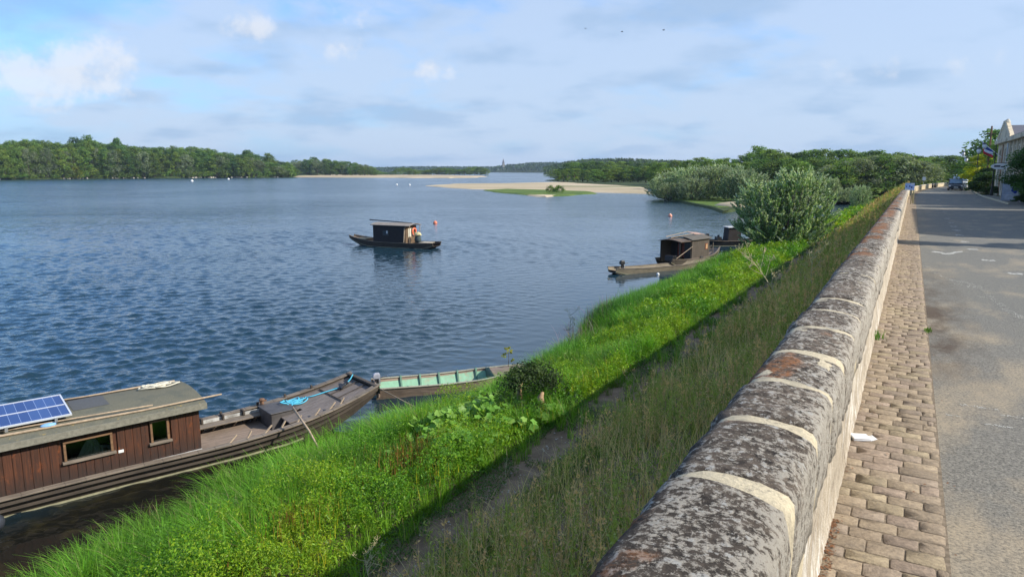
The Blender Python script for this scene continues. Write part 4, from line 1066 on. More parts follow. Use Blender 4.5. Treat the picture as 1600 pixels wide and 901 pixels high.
# silver willows on the shore
SW = [(.13, .21, .09), (.16, .24, .12), (.20, .27, .15)]
wil = [make_tree('silver_willow', 8, 9, willow_data(8, 9, 520, 30, .19, .06, 120 + k, SW, .5), k, stems=3, r0=.12) for k in range(3)]
for i, (px, top, Y, w) in enumerate(((1040, 274, 160, 8), (1056, 266, 165, 9), (1075, 260, 158, 9), (1096, 256.5, 160, 10), (1118, 258, 150, 9), (1138, 255, 152, 10), (1158, 262, 142, 8), (1172, 268, 140, 8), (1050, 284, 152, 7), (1088, 276, 146, 7))):
    q = atY(px, top, Y); plant(wil[i % 3], q.x, Y, .35, q.z - .35, w, label='silvery willow in the dense clump at the tip of the shore', group='silver willows at the tip of the shore')
q = atY(1302, 277, 168); plant(wil[1], q.x, 168, .4, q.z - .4, 3.6, label='soft pale green willow standing alone behind the inlet', name='pale_willow')
q = atY(1346, 288, 112); plant(wil[0], q.x, 112, .6, q.z - .6, 3.2, label='small silvery willow bush between the inlet and the wall', name='small_willow')
q = atY(1322, 292, 135); plant(wil[2], q.x, 135, .4, q.z - .4, 3.4, label='low green willow bush at the back edge of the inlet', name='inlet_bush')
for px, top in ((1170, 302), (1181, 305)):
    q = atY(px, top, 131); plant(wil[2], q.x, 131, .4, q.z - .4, 2.4, label='little pale bush on the sand mound behind the great willow bush', group='little bushes on the sand mound')
# the great willow bush by the boats: two leaning masses of upright leafy shoots
def great_willow():
    parts_ = []
    for (ox, oy, H, W, sh, sd) in ((-1.25, .2, 5.2, 4.6, 560, 77), (1.15, -.1, 6.2, 4.8, 640, 78), (0, .4, 4.0, 5.8, 260, 79)):
        V, Fq, Cc = willow_data(H, W, sh, 62, .105, .026, sd, [(.18, .27, .10), (.14, .225, .075), (.23, .31, .14), (.10, .17, .055)], .5, base=.03)
        hi = np.clip(V[:, 2] / H, 0, 1)
        V = V + np.array([ox, oy, 0]) * np.clip(V[:, 2:3] / 1.5, .15, 1); parts_.append((V, Fq, Cc))
    return merge(parts_)
great = make_tree('willow_bush', 5.6, 6.0, great_willow(), 5, 'great silver green willow bush on the bank beside the moored dark boats', stems=7, r0=.07, cat='bush', fork=.2)
g0 = P(56.4, -8.4, .75); great.location = g0; great.rotation_euler.z = .05
# bushes on the sandbar meadow
for px, w, lb in ((860, 2.6, 'smaller dark bush on the green tongue of the sandbar'), (873, 3.4, 'wider dark bush on the green tongue of the sandbar')):
    q = at(px, 302.5); plant(shrub[0], q.x, q.y, .2, 2.0, w, label=lb, name='sandbar_bush')
# ivy-covered stump by the skiff
iv = empty('ivy_bush', P(13.9, -7.35, .85), 0, 'dark ivy-covered bush with a pale broken stump beside the broad leaved plants', 'bush')
V, Fq, Cc = crown_data(1.15, 2.1, 7000, .030, 9, [(.03, .06, .02), (.045, .08, .025), (.08, .14, .04)], base=.0, clumps=38, shape='bush')
np_mesh('foliage', V, Fq, M['leaf'], iv, col=Cc)
b = MB(); b.tube([(.25, -.5, -.1), (.27, -.52, .3), (.22, -.50, .62), (.28, -.49, .74)], [.10, .08, .075, .03], 8)
b.tube([(-.2, .1, -.1), (-.25, .2, .6), (-.1, .1, 1.1)], [.09, .06, .02], 7)
b.build('stump', simple('broken_wood', (.36, .24, .14), .9, .3, 14), iv, smooth=True)
def stalk(name, u, v, H, lean, seed, col, label, br=7, rad=.012, umb=True, spread=.35):
    r = random.Random(seed); t = empty(name, P(u, v, bank_z(u, v)), 0, label, 'plant'); b = MB()
    top = Vector((lean[0], lean[1], H)); pts = [top * s + Vector((r.uniform(-.02, .02), r.uniform(-.02, .02), 0)) * H for s in (0, .3, .6, .85, 1)]; pts[0] = Vector((0, 0, -.05))
    b.tube(pts, [rad, rad * .85, rad * .65, rad * .5, rad * .25], 6); hd = MB()
    for i in range(br):
        s = .35 + .65 * i / br; p0 = top * s; a = r.uniform(0, 6.28); L = H * spread * r.uniform(.5, 1)
        d = Vector((math.cos(a) + lean[0] * .6, math.sin(a) + lean[1] * .6, r.uniform(.6, 1.3))).normalized(); p1 = p0 + d * L * .5 + Vector((0, 0, -.02)); p2 = p0 + d * L
        b.tube([p0, p1, p2], [rad * .5, rad * .4, rad * .22], 5)
        for j in range(9 if umb else 4):
            e = p2 + Vector((r.uniform(-1, 1), r.uniform(-1, 1), r.uniform(.1, 1.2))) * H * .075; hd.tube([p2, (p2 + e) / 2 + Vector((0, 0, .01)), e], [rad * .18] * 3, 3)
            hd.lathe([(rad * .2, 0), (rad * .6, rad), (rad * .2, rad * 2)], tuple(e), 4)
    hd2 = hd; b.v, n0 = b.v + hd2.v, len(b.v); b.f += [tuple(i + n0 for i in f) for f in hd2.f]; b.build('stem', col, t); return t
M['straw'] = simple('dry_straw', (.50, .44, .24), .8, .25, 12)
M['straw2'] = simple('brown_straw', (.36, .27, .15), .8, .25, 12)
stalk('dead_hogweed', 23.7, -3.2, 1.9, (-1.35, .1), 5, M['straw'], 'tall pale dead hogweed skeleton leaning towards the river on the slope', 10, .022, True, .38)
stalk('dead_hogweed', 24.4, -2.5, 1.5, (-.15, .1), 8, M['straw'], 'shorter pale dry stalk arching right of the leaning hogweed skeleton', 8, .013, True, .4)
stalk('dry_stalk', 14.0, -4.9, 1.0, (.05, .1), 11, M['straw2'], 'brown dry stalk with seed heads standing beside the path above the ivy bush', 7, .007)
stalk('seed_spike', 9.2, -5.3, 1.0, (.02, .03), 14, M['straw'], 'thin pale seed spike standing alone by the near path', 2, .005, False, .12)
stalk('seed_spike', 11.4, -5.0, .95, (.03, .05), 15, M['straw'], 'thin pale seed spike below the ivy bush, further along the path', 2, .005, False, .12)
stalk('dry_thistle', 6.3, -5.6, .55, (-.1, .05), 16, M['straw'], 'small pale dry branching weed at the very bottom of the photo', 12, .006, True, .5)
stalk('dark_stalk', 20.9, -9.6, 1.7, (.05, .05), 17, simple('green_stalk', (.05, .07, .03), .8), 'tall dark thin weed stalk rising behind the end of the green skiff', 9, .012, True, .18)
# ================================================================== BOATS
def wood(name, col, var=.3, rough=.8, grain=(1, 14, 14), dirt=None):
    t = NT(name); a = t.noise(1, 6, .65, t.mapped(tuple(g * 1.6 for g in grain))); b = t.noise(2.2, 5, .6); f = t.noise(22, 4, .6)
    c = t.mix(t.ramp(a, .32, .68), tuple(q * (1 - var) for q in col), tuple(min(1, q * (1 + var)) for q in col))
    c = t.mix(t.math('MULTIPLY', t.ramp(b, .5, .7), .5), c, dirt or tuple(q * .5 for q in col))
    return t.done(t.pbr(c, rough, t.bump(t.math('ADD', a, f), .5, .008), spec=.35))
M['hull_dark'] = wood('tarred_hull', (.070, .056, .044), .35)
M['gun'] = wood('grey_gunwale', (.19, .155, .12), .35)
M['deck'] = wood('weathered_deck', (.23, .175, .135), .3)
M['deck_g'] = wood('grey_foredeck', (.17, .145, .13), .3)
M['white_in'] = simple('white_inner_hull', (.48, .48, .46), .7, .2, 5, dirt=(.2, .19, .17))
M['black'] = simple('black_paint', (.022, .022, .024), .45, .3, 9, bump=.1)
M['strake'] = simple('algae_strake', (.26, .25, .16), .8, .3, 7)
M['rope_w'] = simple('cream_rope', (.62, .58, .46), .85, .15, 40)
M['rope_b'] = simple('blue_rope', (.08, .42, .58), .8, .15, 40)
M['pole'] = wood('peeled_pole', (.38, .29, .20), .25, grain=(8, 8, 8))
M['felt'] = None
def felt():
    t = NT('roof_felt'); a = t.noise(45, 4, .7); b = t.noise(2.5, 6, .65); y = t.noise(7, 6, .7)
    c = t.mix(t.ramp(a, .3, .7), (.095, .095, .07), (.18, .17, .125)); c = t.mix(t.ramp(b, .5, .7), c, (.10, .105, .085))
    s = t.n('ShaderNodeSeparateXYZ'); t.L(t.obj, s.inputs[0])
    c = t.mix(t.math('MULTIPLY', t.ramp(y, .60, .68), t.ramp(s.outputs[1], .35, .0)), c, (.34, .24, .07))
    return t.done(t.pbr(c, .95, t.bump(a, .5, .005), spec=.2))
M['felt'] = felt()
def cabin_wood():
    t = NT('red_brown_boards'); s = t.n('ShaderNodeSeparateXYZ'); t.L(t.obj, s.inputs[0])
    cell = t.math('FLOOR', t.math('DIVIDE', s.outputs[0], .147))
    wn = t.n('ShaderNodeTexWhiteNoise', noise_dimensions='1D'); t.L(cell, wn.inputs['W'])
    a = t.noise(1, 6, .7, t.mapped((34, 34, 1.6))); p = t.noise(5, 6, .7, t.mapped((1.4, 1, .8)))
    c = t.mix(t.ramp(a, .3, .7), (.026, .014, .011), (.125, .045, .021))
    c = t.mix(t.math('MULTIPLY', t.ramp(wn.outputs[0], 0, 1), .35), c, (.028, .018, .014))
    c = t.mix(t.ramp(p, .56, .70), c, (.22, .062, .018))
    c = t.mix(t.math('MULTIPLY', t.ramp(s.outputs[2], .85, .55), .7), c, (.026, .020, .018))
    return t.done(t.pbr(c, .6, t.bump(a, .4, .006), spec=.4))
M['cabin'] = cabin_wood()
def glass_mat(name='window_glass'):
    t = NT(name); g = t.n('ShaderNodeBsdfGlossy'); g.inputs['Roughness'].default_value = .06; g.inputs['Color'].default_value = (.8, .85, .85, 1)
    tr = t.n('ShaderNodeBsdfTransparent'); tr.inputs[0].default_value = (.62, .66, .64, 1)
    fr = t.n('ShaderNodeFresnel'); fr.inputs[0].default_value = 1.45; m = t.n('ShaderNodeMixShader'); t.L(t.math('ADD', fr.outputs[0], .08), m.inputs[0]); t.L(tr.outputs[0], m.inputs[1]); t.L(g.outputs[0], m.inputs[2])
    return t.done(m.outputs[0])
M['glass'] = glass_mat()
M['metal'] = simple('grey_metal', (.42, .43, .44), .4, .15, 12, metal=.6)
M['white'] = simple('white_plastic', (.72, .72, .70), .5, .08, 10, bump=.05)

def hull(parent, st, th=.06, floor=.2, mat_o=None, mat_i=None, mat_f=None, name='hull', fx=None):
    """st: (x, yn_top, yf_top, z_top, yn_bot, yf_bot, z_bot). planked outer shell, inner lining, floor"""
    o = MB(); rings = []
    for (x, a, b, z, c, d, zb) in st: rings.append([(x, a, z), (x, c, zb), (x, d, zb), (x, b, z), (x, b - th, z), (x, d - th, zb + .03), (x, c + th, zb + .03), (x, a + th, z)])
    o.loft(rings); h = o.build(name, mat_o, parent)
    return h
def side_line(st, k, dz, r, off=.01, x0=-99, x1=99, far=False):
    pts = []
    for (x, a, b, z, c, d, zb) in st:
        if x0 <= x <= x1:
            t = k; y = (b + (d - b) * t + off) if far else (a + (c - a) * t - off); pts.append((x, y, z + (zb - z) * t + dz))
    return pts
# ---------------------------------------------------------------- the houseboat
HBO = Vector((-6.83, 14.71, 0)); HRZ = math.atan2(.656, .755)
hb = empty('houseboat', HBO, HRZ, 'long moored flat-bottomed houseboat with red brown plank cabin, solar panel and open foredeck', 'boat')
def zs(x): return .45 + .55 * max(0.0, x / 4.43) ** 2.3
def gn(x): return -.14 - .10 * math.sin(PI * min(1, max(0, (x + 1.5) / 6))) + (.10 * ((x - 2.4) / 2) ** 2 if x > 2.4 else 0)
def gf(x): return 1.92 - .42 * max(0, (x - .3) / 4.1) ** 1.6
def zb(x): return -.28 + (1.02 * max(0, (x - 1.9) / 2.55) ** 1.5)
st = []
for i in range(34):
    x = -7.2 + 11.65 * i / 33
    inn = .50 * (1 - .75 * max(0, (x - 1.5) / 2.95)); st.append((x, gn(x), gf(x), zs(x), gn(x) + inn, gf(x) - inn, zb(x)))
hull(hb, st, .07, mat_o=M['hull_dark'])
for far in (False, True):                                   # gunwale boards, outer lip and strakes
    b = MB()
    for p, q in zip(st, st[1:]):
        y0 = p[2] - .05 if far else p[1] + .04; y1 = q[2] - .05 if far else q[1] + .04
        b.bar((p[0], y0, p[3] + .018), (q[0], y1, q[3] + .018), .17, .035)
    b.build('gunwale', M['gun'], hb, bevel=.006)
b = MB(); 
for k, hh in ((.13, .07), (.36, .06)):
    pts = side_line(st, k, 0, .02, .012)
    for p, q in zip(pts, pts[1:]): b.bar(p, q, .03, hh)
b.build('side_plank', M['hull_dark'], hb)
b = MB(); pts = side_line(st, .60, 0, .02, .02, x1=2.6)
for p, q in zip(pts, pts[1:]): b.bar(p, q, .04, .035)
b.build('waterline_strake', M['strake'], hb)
# cabin boards, split around the two windows
def hbloc(px, py, y=0.0):                                   # where a bearing meets the cabin's side plane
    d = ray(px, py); dn = Vector((-.656, .755, 0)); o = Vector((0, 0, HW)) - HBO
    t = (y - o.dot(dn)) / d.dot(dn); q = o + d * t; return q.x * .755 + q.y * .656, q.z
wins = []
for (x0, y0, x1, y1) in ((100, 685, 175, 705), (237, 671, 264, 698)):
    a, z1 = hbloc(x0, y0 + 2); c, z2 = hbloc(x1, y1 - 2); 
    wins.append((a, c))
wins = [(wins[0][0], wins[0][1], .88, 1.25), (wins[1][0], wins[1][1], .86, 1.30)]
CW = 1.80; CL = -5.6
b = MB(); bw = .147; k = int(-CL / bw) + 1; rb = random.Random(2)
for i in range(k):
    x0 = -(i + 1) * bw + .004; x1 = -i * bw - .004; oy = rb.uniform(-.006, .004)
    cuts = [(.462, 1.50)]
    for (a, c, z0, z1) in wins:
        if x1 > a - .01 and x0 < c + .01: cuts = [(.462, z0 - .02), (z1 + .02, 1.50)]
    for (z0, z1) in cuts: b.box((max(x0, CL), oy, z0), (x1, .03 + oy, z1))
b.box((CL, .031, .462), (wins[0][0] - .02, .05, 1.5)); b.box((wins[0][1] + .02, .031, .462), (wins[1][0] - .02, .05, 1.5)); b.box((wins[1][1] + .02, .031, .462), (-.04, .05, 1.5))
for (a, c, z0, z1) in wins: b.box((a - .02, .031, .462), (c + .02, .05, z0 - .02)); b.box((a - .02, .031, z1 + .02), (c + .02, .05, 1.5))
cw = b.build('cabin_wall', M['cabin'], hb)
b = MB()
for i in range(12): b.box((-.035 if i % 2 else -.03, .03 + i * .147, .462), (-.004 if i % 2 else .0, .17 + i * .147, 1.5 + .09 * math.sin(PI * (i + .5) / 12)))
b.box((CL, CW - .03, .4), (-.04, CW, 1.5)); b.box((CL - .03, .03, .4), (CL, CW - .03, 1.5)); b.box((CL, .2, .45), (-.06, CW - .1, .47))
b.build('end_wall', wood('dark_end_boards', (.055, .035, .028), .3, grain=(14, 14, 1)), hb)
for wi, (a, c, z0, z1) in enumerate(wins):
    w = MB(); fr = .035
    w.box((a - .03, -.03, z1 - .012), (c + .03, .05, z1 + .028)); w.box((a - .03, -.02, z0), (a + .015, .05, z1 - .013)); w.box((c - .015, -.02, z0), (c + .03, .05, z1 - .013))
    wf = w.build('window', wood('window_frame_wood', (.20, .115, .06), .3), hb, bevel=.004)
    MB().box((a - .07, -.065, z0 - .055), (c + .07, .02, z0 - .005)).build('sill', M['gun'], wf, bevel=.006)
    MB().box((a + .016, .022, z0 - .004), (c - .016, .028, z1 - .013)).build('pane', M['glass'], wf)
    MB().box((a - .2, .30, z0 - .3), (c + .2, .32, z1 + .1)).build('dark_interior', M['black'], wf)
    if wi == 0:
        mid = (a + c) / 2 + .06; V = []; 
        n = 26
        for i in range(n + 1):
            s = i / n; fold = .012 * math.sin(i * 1.9); V.append((mid + (s - .5) * .10, .07 + fold * .3, z1)); V.append((mid + (s - .5) * .55, .07 + fold, z0 - .02))
        np_mesh('curtain', V, [(2 * i, 2 * i + 1, 2 * i + 3, 2 * i + 2) for i in range(n)], simple('net_curtain', (.55, .6, .52), .9), wf)
        MB().box((c - .16, .10, z0 - .01), (c + .0, .2, z0 + .12)).build('curtain_drape', simple('blue_cloth', (.30, .36, .42), .9), wf)
b = MB(); b.bar((CL, -.012, .463), (.0, -.012, .463), .03, .012); b.build('sealing_strip', simple('sealant', (.52, .52, .50), .6), hb)
# arched roof
prof = []; n = 14
for i in range(n + 1):
    y = -.15 + 2.10 * i / n; prof.append((y, 1.50 + .115 * math.sin(PI * i / n) ** .8))
def roofz(y): return 1.50 + .115 * math.sin(PI * min(1, max(0, (y + .15) / 2.10))) ** .8
rings = [[(x, y, z + .03) for y, z in prof] + [(x, y, z - .02) for y, z in reversed(prof)] for x in (-5.85, -4, -2.5, -1.2, .12)]
rf = MB().loft(rings).build('roof', M['felt'], hb)
b = MB(); b.box((-5.86, -.175, 1.40), (.125, -.152, 1.532)); b.build('fascia', simple('fascia_felt', (.20, .19, .15), .9, .25, 20), rf)
V = []; 
for x in (-2.22, -1.56):
    for i in range(9): y = .72 + 1.1 * i / 8; V.append((x + (.03 if i > 4 else 0), y, roofz(y) + .036))
np_mesh('felt_patch', V, [(i, i + 1, i + 10, i + 9) for i in range(8)], simple('dark_felt', (.085, .088, .09), .9, .15, 30), rf)
# solar panel
def solar():
    t = NT('solar_cells'); br = t.n('ShaderNodeTexBrick'); br.offset = 0; br.inputs['Scale'].default_value = 1
    br.inputs['Brick Width'].default_value = .165; br.inputs['Row Height'].default_value = .62; br.inputs['Mortar Size'].default_value = .003; br.inputs['Mortar Smooth'].default_value = 0
    br.inputs['Color1'].default_value = (.03, .055, .17, 1); br.inputs['Color2'].default_value = (.045, .085, .23, 1); br.inputs['Mortar'].default_value = (.30, .38, .58, 1)
    t.L(t.obj, br.inputs['Vector'])
    return t.done(t.pbr(br.outputs['Color'], .16, spec=.6))
sp_ = empty('solar_panel', (-2.32, .20, 1.70)); sp_.parent = hb; sp_.rotation_euler = (math.radians(4.5), 0, 0)
# (kept as a part with its own pieces)
sp_.name = 'solar_panel'
b = MB(); W_, D_ = 2.3, 1.24
b.box((-W_, 0, .02), (0, .03, .055)); b.box((-W_, D_ - .03, .02), (0, D_, .055)); b.box((-.03, .031, .02), (0, D_ - .031, .055)); b.box((-W_, .031, .02), (-W_ + .03, D_ - .031, .055)); b.box((-W_ + .031, D_ / 2 - .015, .021), (-.031, D_ / 2 + .015, .053))
b.build('panel_frame', simple('aluminium', (.70, .72, .75), .35, .05, 5, metal=.3), sp_)
b = MB(); b.box((-W_ + .031, .031, .03), (-.031, D_ / 2 - .016, .045)); b.box((-W_ + .031, D_ / 2 + .016, .03), (-.031, D_ - .031, .045)); b.build('solar_cells', solar(), sp_)
b = MB()
for x in (-.3, -1.1, -1.9): b.box((x, -.03, -.05), (x + .05, .0, .04))
b.build('bracket', M['metal'], sp_)
# locker, bench, inner lining, floor, foredeck
b = MB(); b.box((.0, .12, .17), (2.25, 1.62, .20))
for i in range(1, 10): pass
b.build('well_floor', M['deck'], hb)
b = MB()
for i in range(10): b.box((-.001 + .02, .05 + i * .155, .201), (2.2, .05 + i * .155 + .149, .213))
b.build('floor_board', M['deck'], hb)
b = MB()
for i in range(4): b.box((.03 + i * .5, 1.70 - i * .01, .21), (.50 + i * .5, 1.715 - i * .01, .50))
b.build('white_lining', M['white_in'], hb)
b = MB()
for i in range(5): b.box((.0 + i * .5, 1.62 - i * .01, .21), (.045 + i * .5, 1.82 - i * .01, .56))
b.build('rib', M['hull_dark'], hb, bevel=.004)
b = MB(); b.box((.02, 1.36, .40), (1.98, 1.66, .43))
for i in range(4): b.bar((.25 + i * .5, 1.62, .22), (.25 + i * .5, 1.38, .40), .035)
b.build('bench', M['gun'], hb, bevel=.004)
b = MB(); b.box((1.86, .70, .21), (2.50, 1.45, .62)); b.box((1.83, .66, .62), (2.52, 1.50, .645)); b.build('locker', simple('tarred_locker', (.075, .068, .065), .55, .3, 6), hb, bevel=.01)
# foredeck rising with the sheer, laid in boards, a notch left by the locker
b = MB(); nb = 11
for j in range(nb):
    for i in range(12):
        x0 = 2.1 + (4.33 - 2.1) * i / 12; x1 = 2.1 + (4.33 - 2.1) * (i + 1) / 12
        if j < 2: x0 = max(x0, 2.35)
        if j == 5 and i < 3: continue
        if 5 <= j <= 8 and x1 < 2.6: continue
        if x1 <= x0: continue
        def yy(x, s): return gn(x) + .09 + (gf(x) - gn(x) - .18) * s
        s0, s1 = j / nb + .004, (j + 1) / nb - .004; z0, z1 = zs(x0) - .055, zs(x1) - .055
        b.add([(x0, yy(x0, s0), z0), (x0, yy(x0, s1), z0), (x1, yy(x1, s1), z1), (x1, yy(x1, s0), z1), (x0, yy(x0, s0), z0 - .03), (x0, yy(x0, s1), z0 - .03), (x1, yy(x1, s1), z1 - .03), (x1, yy(x1, s0), z1 - .03)],
              [(0, 1, 2, 3), (7, 6, 5, 4), (0, 3, 7, 4), (1, 2, 6, 5), (0, 4, 5, 1), (3, 7, 6, 2)])
b.build('foredeck', M['deck_g'], hb)
b = MB()
for s in (.30, .62): b.bar((3.5, .1 + 1.2 * s, zs(3.5) - .03), (4.36, .1 + 1.2 * s, zs(4.36) - .03), .02, .02)
b.bar((3.5, .10, zs(3.5) - .03), (3.5, 1.45, zs(3.5) - .03), .025, .02); b.bar((4.36, -.05, 1.0), (4.36, 1.5, 1.0), .10, .05)
b.build('deck_batten', M['hull_dark'], hb)
b = MB(); b.add([(4.43, -.08, 1.0), (4.43, 1.50, 1.0), (4.50, 1.44, .74), (4.50, -.0, .74)], [(0, 1, 2, 3)]); b.build('bow_board', M['gun'], hb)
for i, x in enumerate((.55, .95, 1.35, 1.75, 2.15, 2.6, 3.0, 3.3)):
    b = MB(); a = random.Random(i).uniform(.1, .2); b.bar((x, gn(x) + .10, zs(x) + .02), (x + a, gn(x) + .13, zs(x) + .17), .045, .03); b.build('thole_pin', M['pole'], hb, bevel=.005)
b = MB(); b.box((.5, gn(1) + .13, .40), (2.6, gn(1) + .17, .47)); b.build('side_shelf', M['hull_dark'], hb)
for i, x in enumerate((1.0, 1.9, 2.6, 3.3)):
    MB().box((x, gf(x) - .12, zs(x) + .03), (x + .05, gf(x) - .07, zs(x) + .13)).build('far_cleat', M['hull_dark'], hb, bevel=.004)
b = MB(); b.lathe([(.05, 0), (.045, .2), (.075, .22), (.075, .25), (.04, .27)], (2.0, 1.62, .5), 10); b.bar((1.92, 1.62, .68), (2.12, 1.62, .70), .035); b.bar((2.0, 1.52, .62), (2.0, 1.74, .66), .03)
b.build('bollard', simple('rusty_iron', (.16, .09, .055), .85, .4, 20), hb)
MB().box((-1.62, -.02, .80), (-1.52, -.002, .86)).build('white_socket', M['white'], hb, bevel=.004)
b = MB(); b.tube([(-.46, -.03, 1.40), (-.10, -.03, 1.40)], .014, 8); b.tube([(-.44, .0, 1.38), (-.44, -.03, 1.40)], .01, 6); b.tube([(-.12, .0, 1.38), (-.12, -.03, 1.40)], .01, 6); b.build('white_rail', M['white'], hb, smooth=True)

def W(lx, ly, lz): return Matrix.Translation(HBO) @ Matrix.Rotation(HRZ, 4, 'Z') @ Vector((lx, ly, lz))
def loose(name, pts, r, mat, label, cat, n=7, rz=HRZ):
    o0 = Vector(pts[0]); ps = [(Vector(p) - o0) for p in pts]; b = MB().tube(ps, r, n); o = b.build(name, mat, smooth=True); o.location = W(*o0); o.rotation_euler.z = HRZ; return tag(o, label, cat)
rr_ = roofz
loose('wooden_pole', [(.48, -.06, 1.62), (-1.1, .0, rr_(.0) + .06), (-3.2, .1, rr_(.1) + .06), (-5.2, .2, rr_(.2) + .06)], [.018, .022, .026, .028], M['pole'], 'long pale pole on the near edge of the houseboat roof, sticking out past its end', 'pole')
loose('boat_hook', [(-.9, .02, rr_(.02) + .12), (-2.2, .2, rr_(.2) + .08), (-4.2, .36, rr_(.36) + .065), (-5.4, .44, rr_(.44) + .065)], [.014, .016, .018, .02], M['pole'], 'thinner pole on the roof between the near long pole and the solar panel', 'pole')
loose('wooden_pole', [(.02, 1.80, rr_(1.8) + .055), (-2.0, 1.86, rr_(1.86) + .055), (-5.4, 1.9, rr_(1.9) + .06)], [.02, .024, .03], M['pole'], 'pale pole lying along the far edge of the houseboat roof', 'pole')
loose('boat_hook', [(-.3, 1.70, rr_(1.7) + .06), (-1.8, 1.77, rr_(1.77) + .07), (-2.9, 1.80, rr_(1.8) + .1)], [.014, .016, .018], M['pole'], 'short thin pole beside the cream rope on the far edge of the roof', 'pole')
def coil(name, cx, cy, zf, R, loops, r, mat, label, seed, tail=None, sq=.7):
    rc = random.Random(seed); pts = []; n = loops * 18
    for i in range(n):
        t = 2 * PI * i / 18; k = i / n
        ox = R * .45 * math.sin(k * 9 + seed); oy = R * .25 * math.cos(k * 7)
        rad = R * (.55 + .3 * math.sin(k * 23 + seed)); x = cx + ox + math.cos(t) * rad * 1.2; y = cy + oy + math.sin(t) * rad * sq
        pts.append((x, y, zf(x, y) + r + .02 + .035 * k + .012 * math.sin(i * 1.1)))
    if tail: pts += tail
    return loose(name, pts, r, mat, label, 'rope', 6)
coil('rope_coil', -.42, 1.40, lambda x, y: rr_(y) + .03, .30, 8, .015, M['rope_w'], 'cream white rope lying in loose coils on the far end of the houseboat roof', 3)
dz = lambda x, y: (.63 if x < 2.5 else zs(x) - .05)
coil('blue_rope_coil', 2.68, 1.22, dz, .27, 7, .016, M['rope_b'], 'bright blue rope in loose coils on the houseboat foredeck beside the locker', 5,
     tail=[(2.95, 1.24, .66), (3.2, 1.18, zs(3.2) - .02), (3.8, 1.0, zs(3.8) - .02), (4.0, .95, zs(4.0)), (4.2, 1.05, zs(4.2) + .03), (4.32, 1.12, 1.06)])
b = MB(); b.bar((0, 0, .02), (.34, .12, .05), .09, .05); b.bar((.05, -.12, .05), (.12, .16, .06), .05); b.bar((.30, .0, .05), (.36, .26, .09), .04)
o = b.build('anchor', M['black'], bevel=.01); o.location = W(3.78, .90, zs(3.8) - .05); o.rotation_euler = (0, -.25, HRZ); tag(o, 'black iron anchor lying at the bow with blue rope wound over it', 'anchor')
# brush
br = empty('scrubbing_brush', W(-2.74, .12, rr_(.12) + .05), HRZ, 'light blue oval brush head lying on the near edge of the houseboat roof', 'brush')
MB().lathe([(.01, .075), (.06, .072), (.11, .055), (.12, .03), (.10, .01)], (0, 0, 0), 14, Matrix.Diagonal((1.15, .55, 1)).to_4x4()).build('brush_head', simple('pale_blue_plastic', (.20, .40, .66), .5, .1, 20), br, smooth=True)
b = MB(); b.lathe([(.10, .0), (.115, .018)], (0, 0, -.012), 12, Matrix.Diagonal((1.1, .5, 1)).to_4x4()); b.build('bristles', M['straw2'], br)
# leaning pole from gunwale into the grass
q0 = W(2.0, -.28, 1.02); q1 = W(1.92, -2.0, .32)
o = MB().tube([(0, 0, 0), (q1 - q0) * .5 + Vector((.02, .02, .03)), q1 - q0], [.028, .024, .02], 8).build('leaning_pole', M['pole'], smooth=True); o.location = q0; tag(o, 'weathered wooden pole propped from the foredeck down into the bank grass', 'pole')
fb = empty('fender', W(-3.78, -.36, .16), HRZ, 'round black rubber fender on the houseboat side at the left edge of the photo', 'fender')
MB().lathe([(.01, -.17), (.09, -.145), (.15, -.08), (.17, 0), (.15, .08), (.09, .145), (.035, .17), (.035, .21), (.01, .21)], (0, 0, 0), 18).build('ball', simple('black_rubber', (.035, .04, .05), .35, .1, 4, bump=.03), fb, smooth=True)
MB().tube([(0, 0, .2), (.02, .12, .33)], .01, 5).build('lanyard', M['rope_w'], fb)

# ---------------------------------------------------------------- outboard motor builder
def outboard(loc, rz, s, label, cowl=None, lift=0.0):
    t = empty('outboard_motor', loc, rz, label, 'motor'); t.scale = (s, s, s)
    b = MB(); b.loft([[(-.13 * k + .02, y, z) for (y, z) in ((-.11 * k, 0 + a), (.11 * k, 0 + a))] + [(.22 * k, y, a) for y in (.11 * k, -.11 * k)] for k, a in ((.8, .12), (1, .16), (1.02, .28), (.9, .36), (.55, .41))])
    b.build('cowl', cowl or M['black'], t, bevel=.012)
    b = MB(); b.box((-.03, -.05, -.45), (.12, .05, .12)); b.box((-.05, -.12, -.49), (.20, .12, -.46)); b.box((.0, -.03, -.68), (.12, .03, -.49)); b.build('leg', M['black'], t, bevel=.01)
    b = MB(); b.box((-.12, -.10, -.12), (-.04, .10, .10)); b.build('clamp', M['metal'], t, bevel=.005)
    b = MB(); b.tube([(-.04, 0, .14), (-.45, 0, .22)], [.02, .018], 8); b.build('tiller', M['black'], t)
    b = MB()
    for k in range(3):
        a = 2 * PI * k / 3; b.bar((.15, 0, -.62), (.17, math.cos(a) * .11, -.62 + math.sin(a) * .11), .06, .012)
    b.build('propeller', M['metal'], t)
    return t
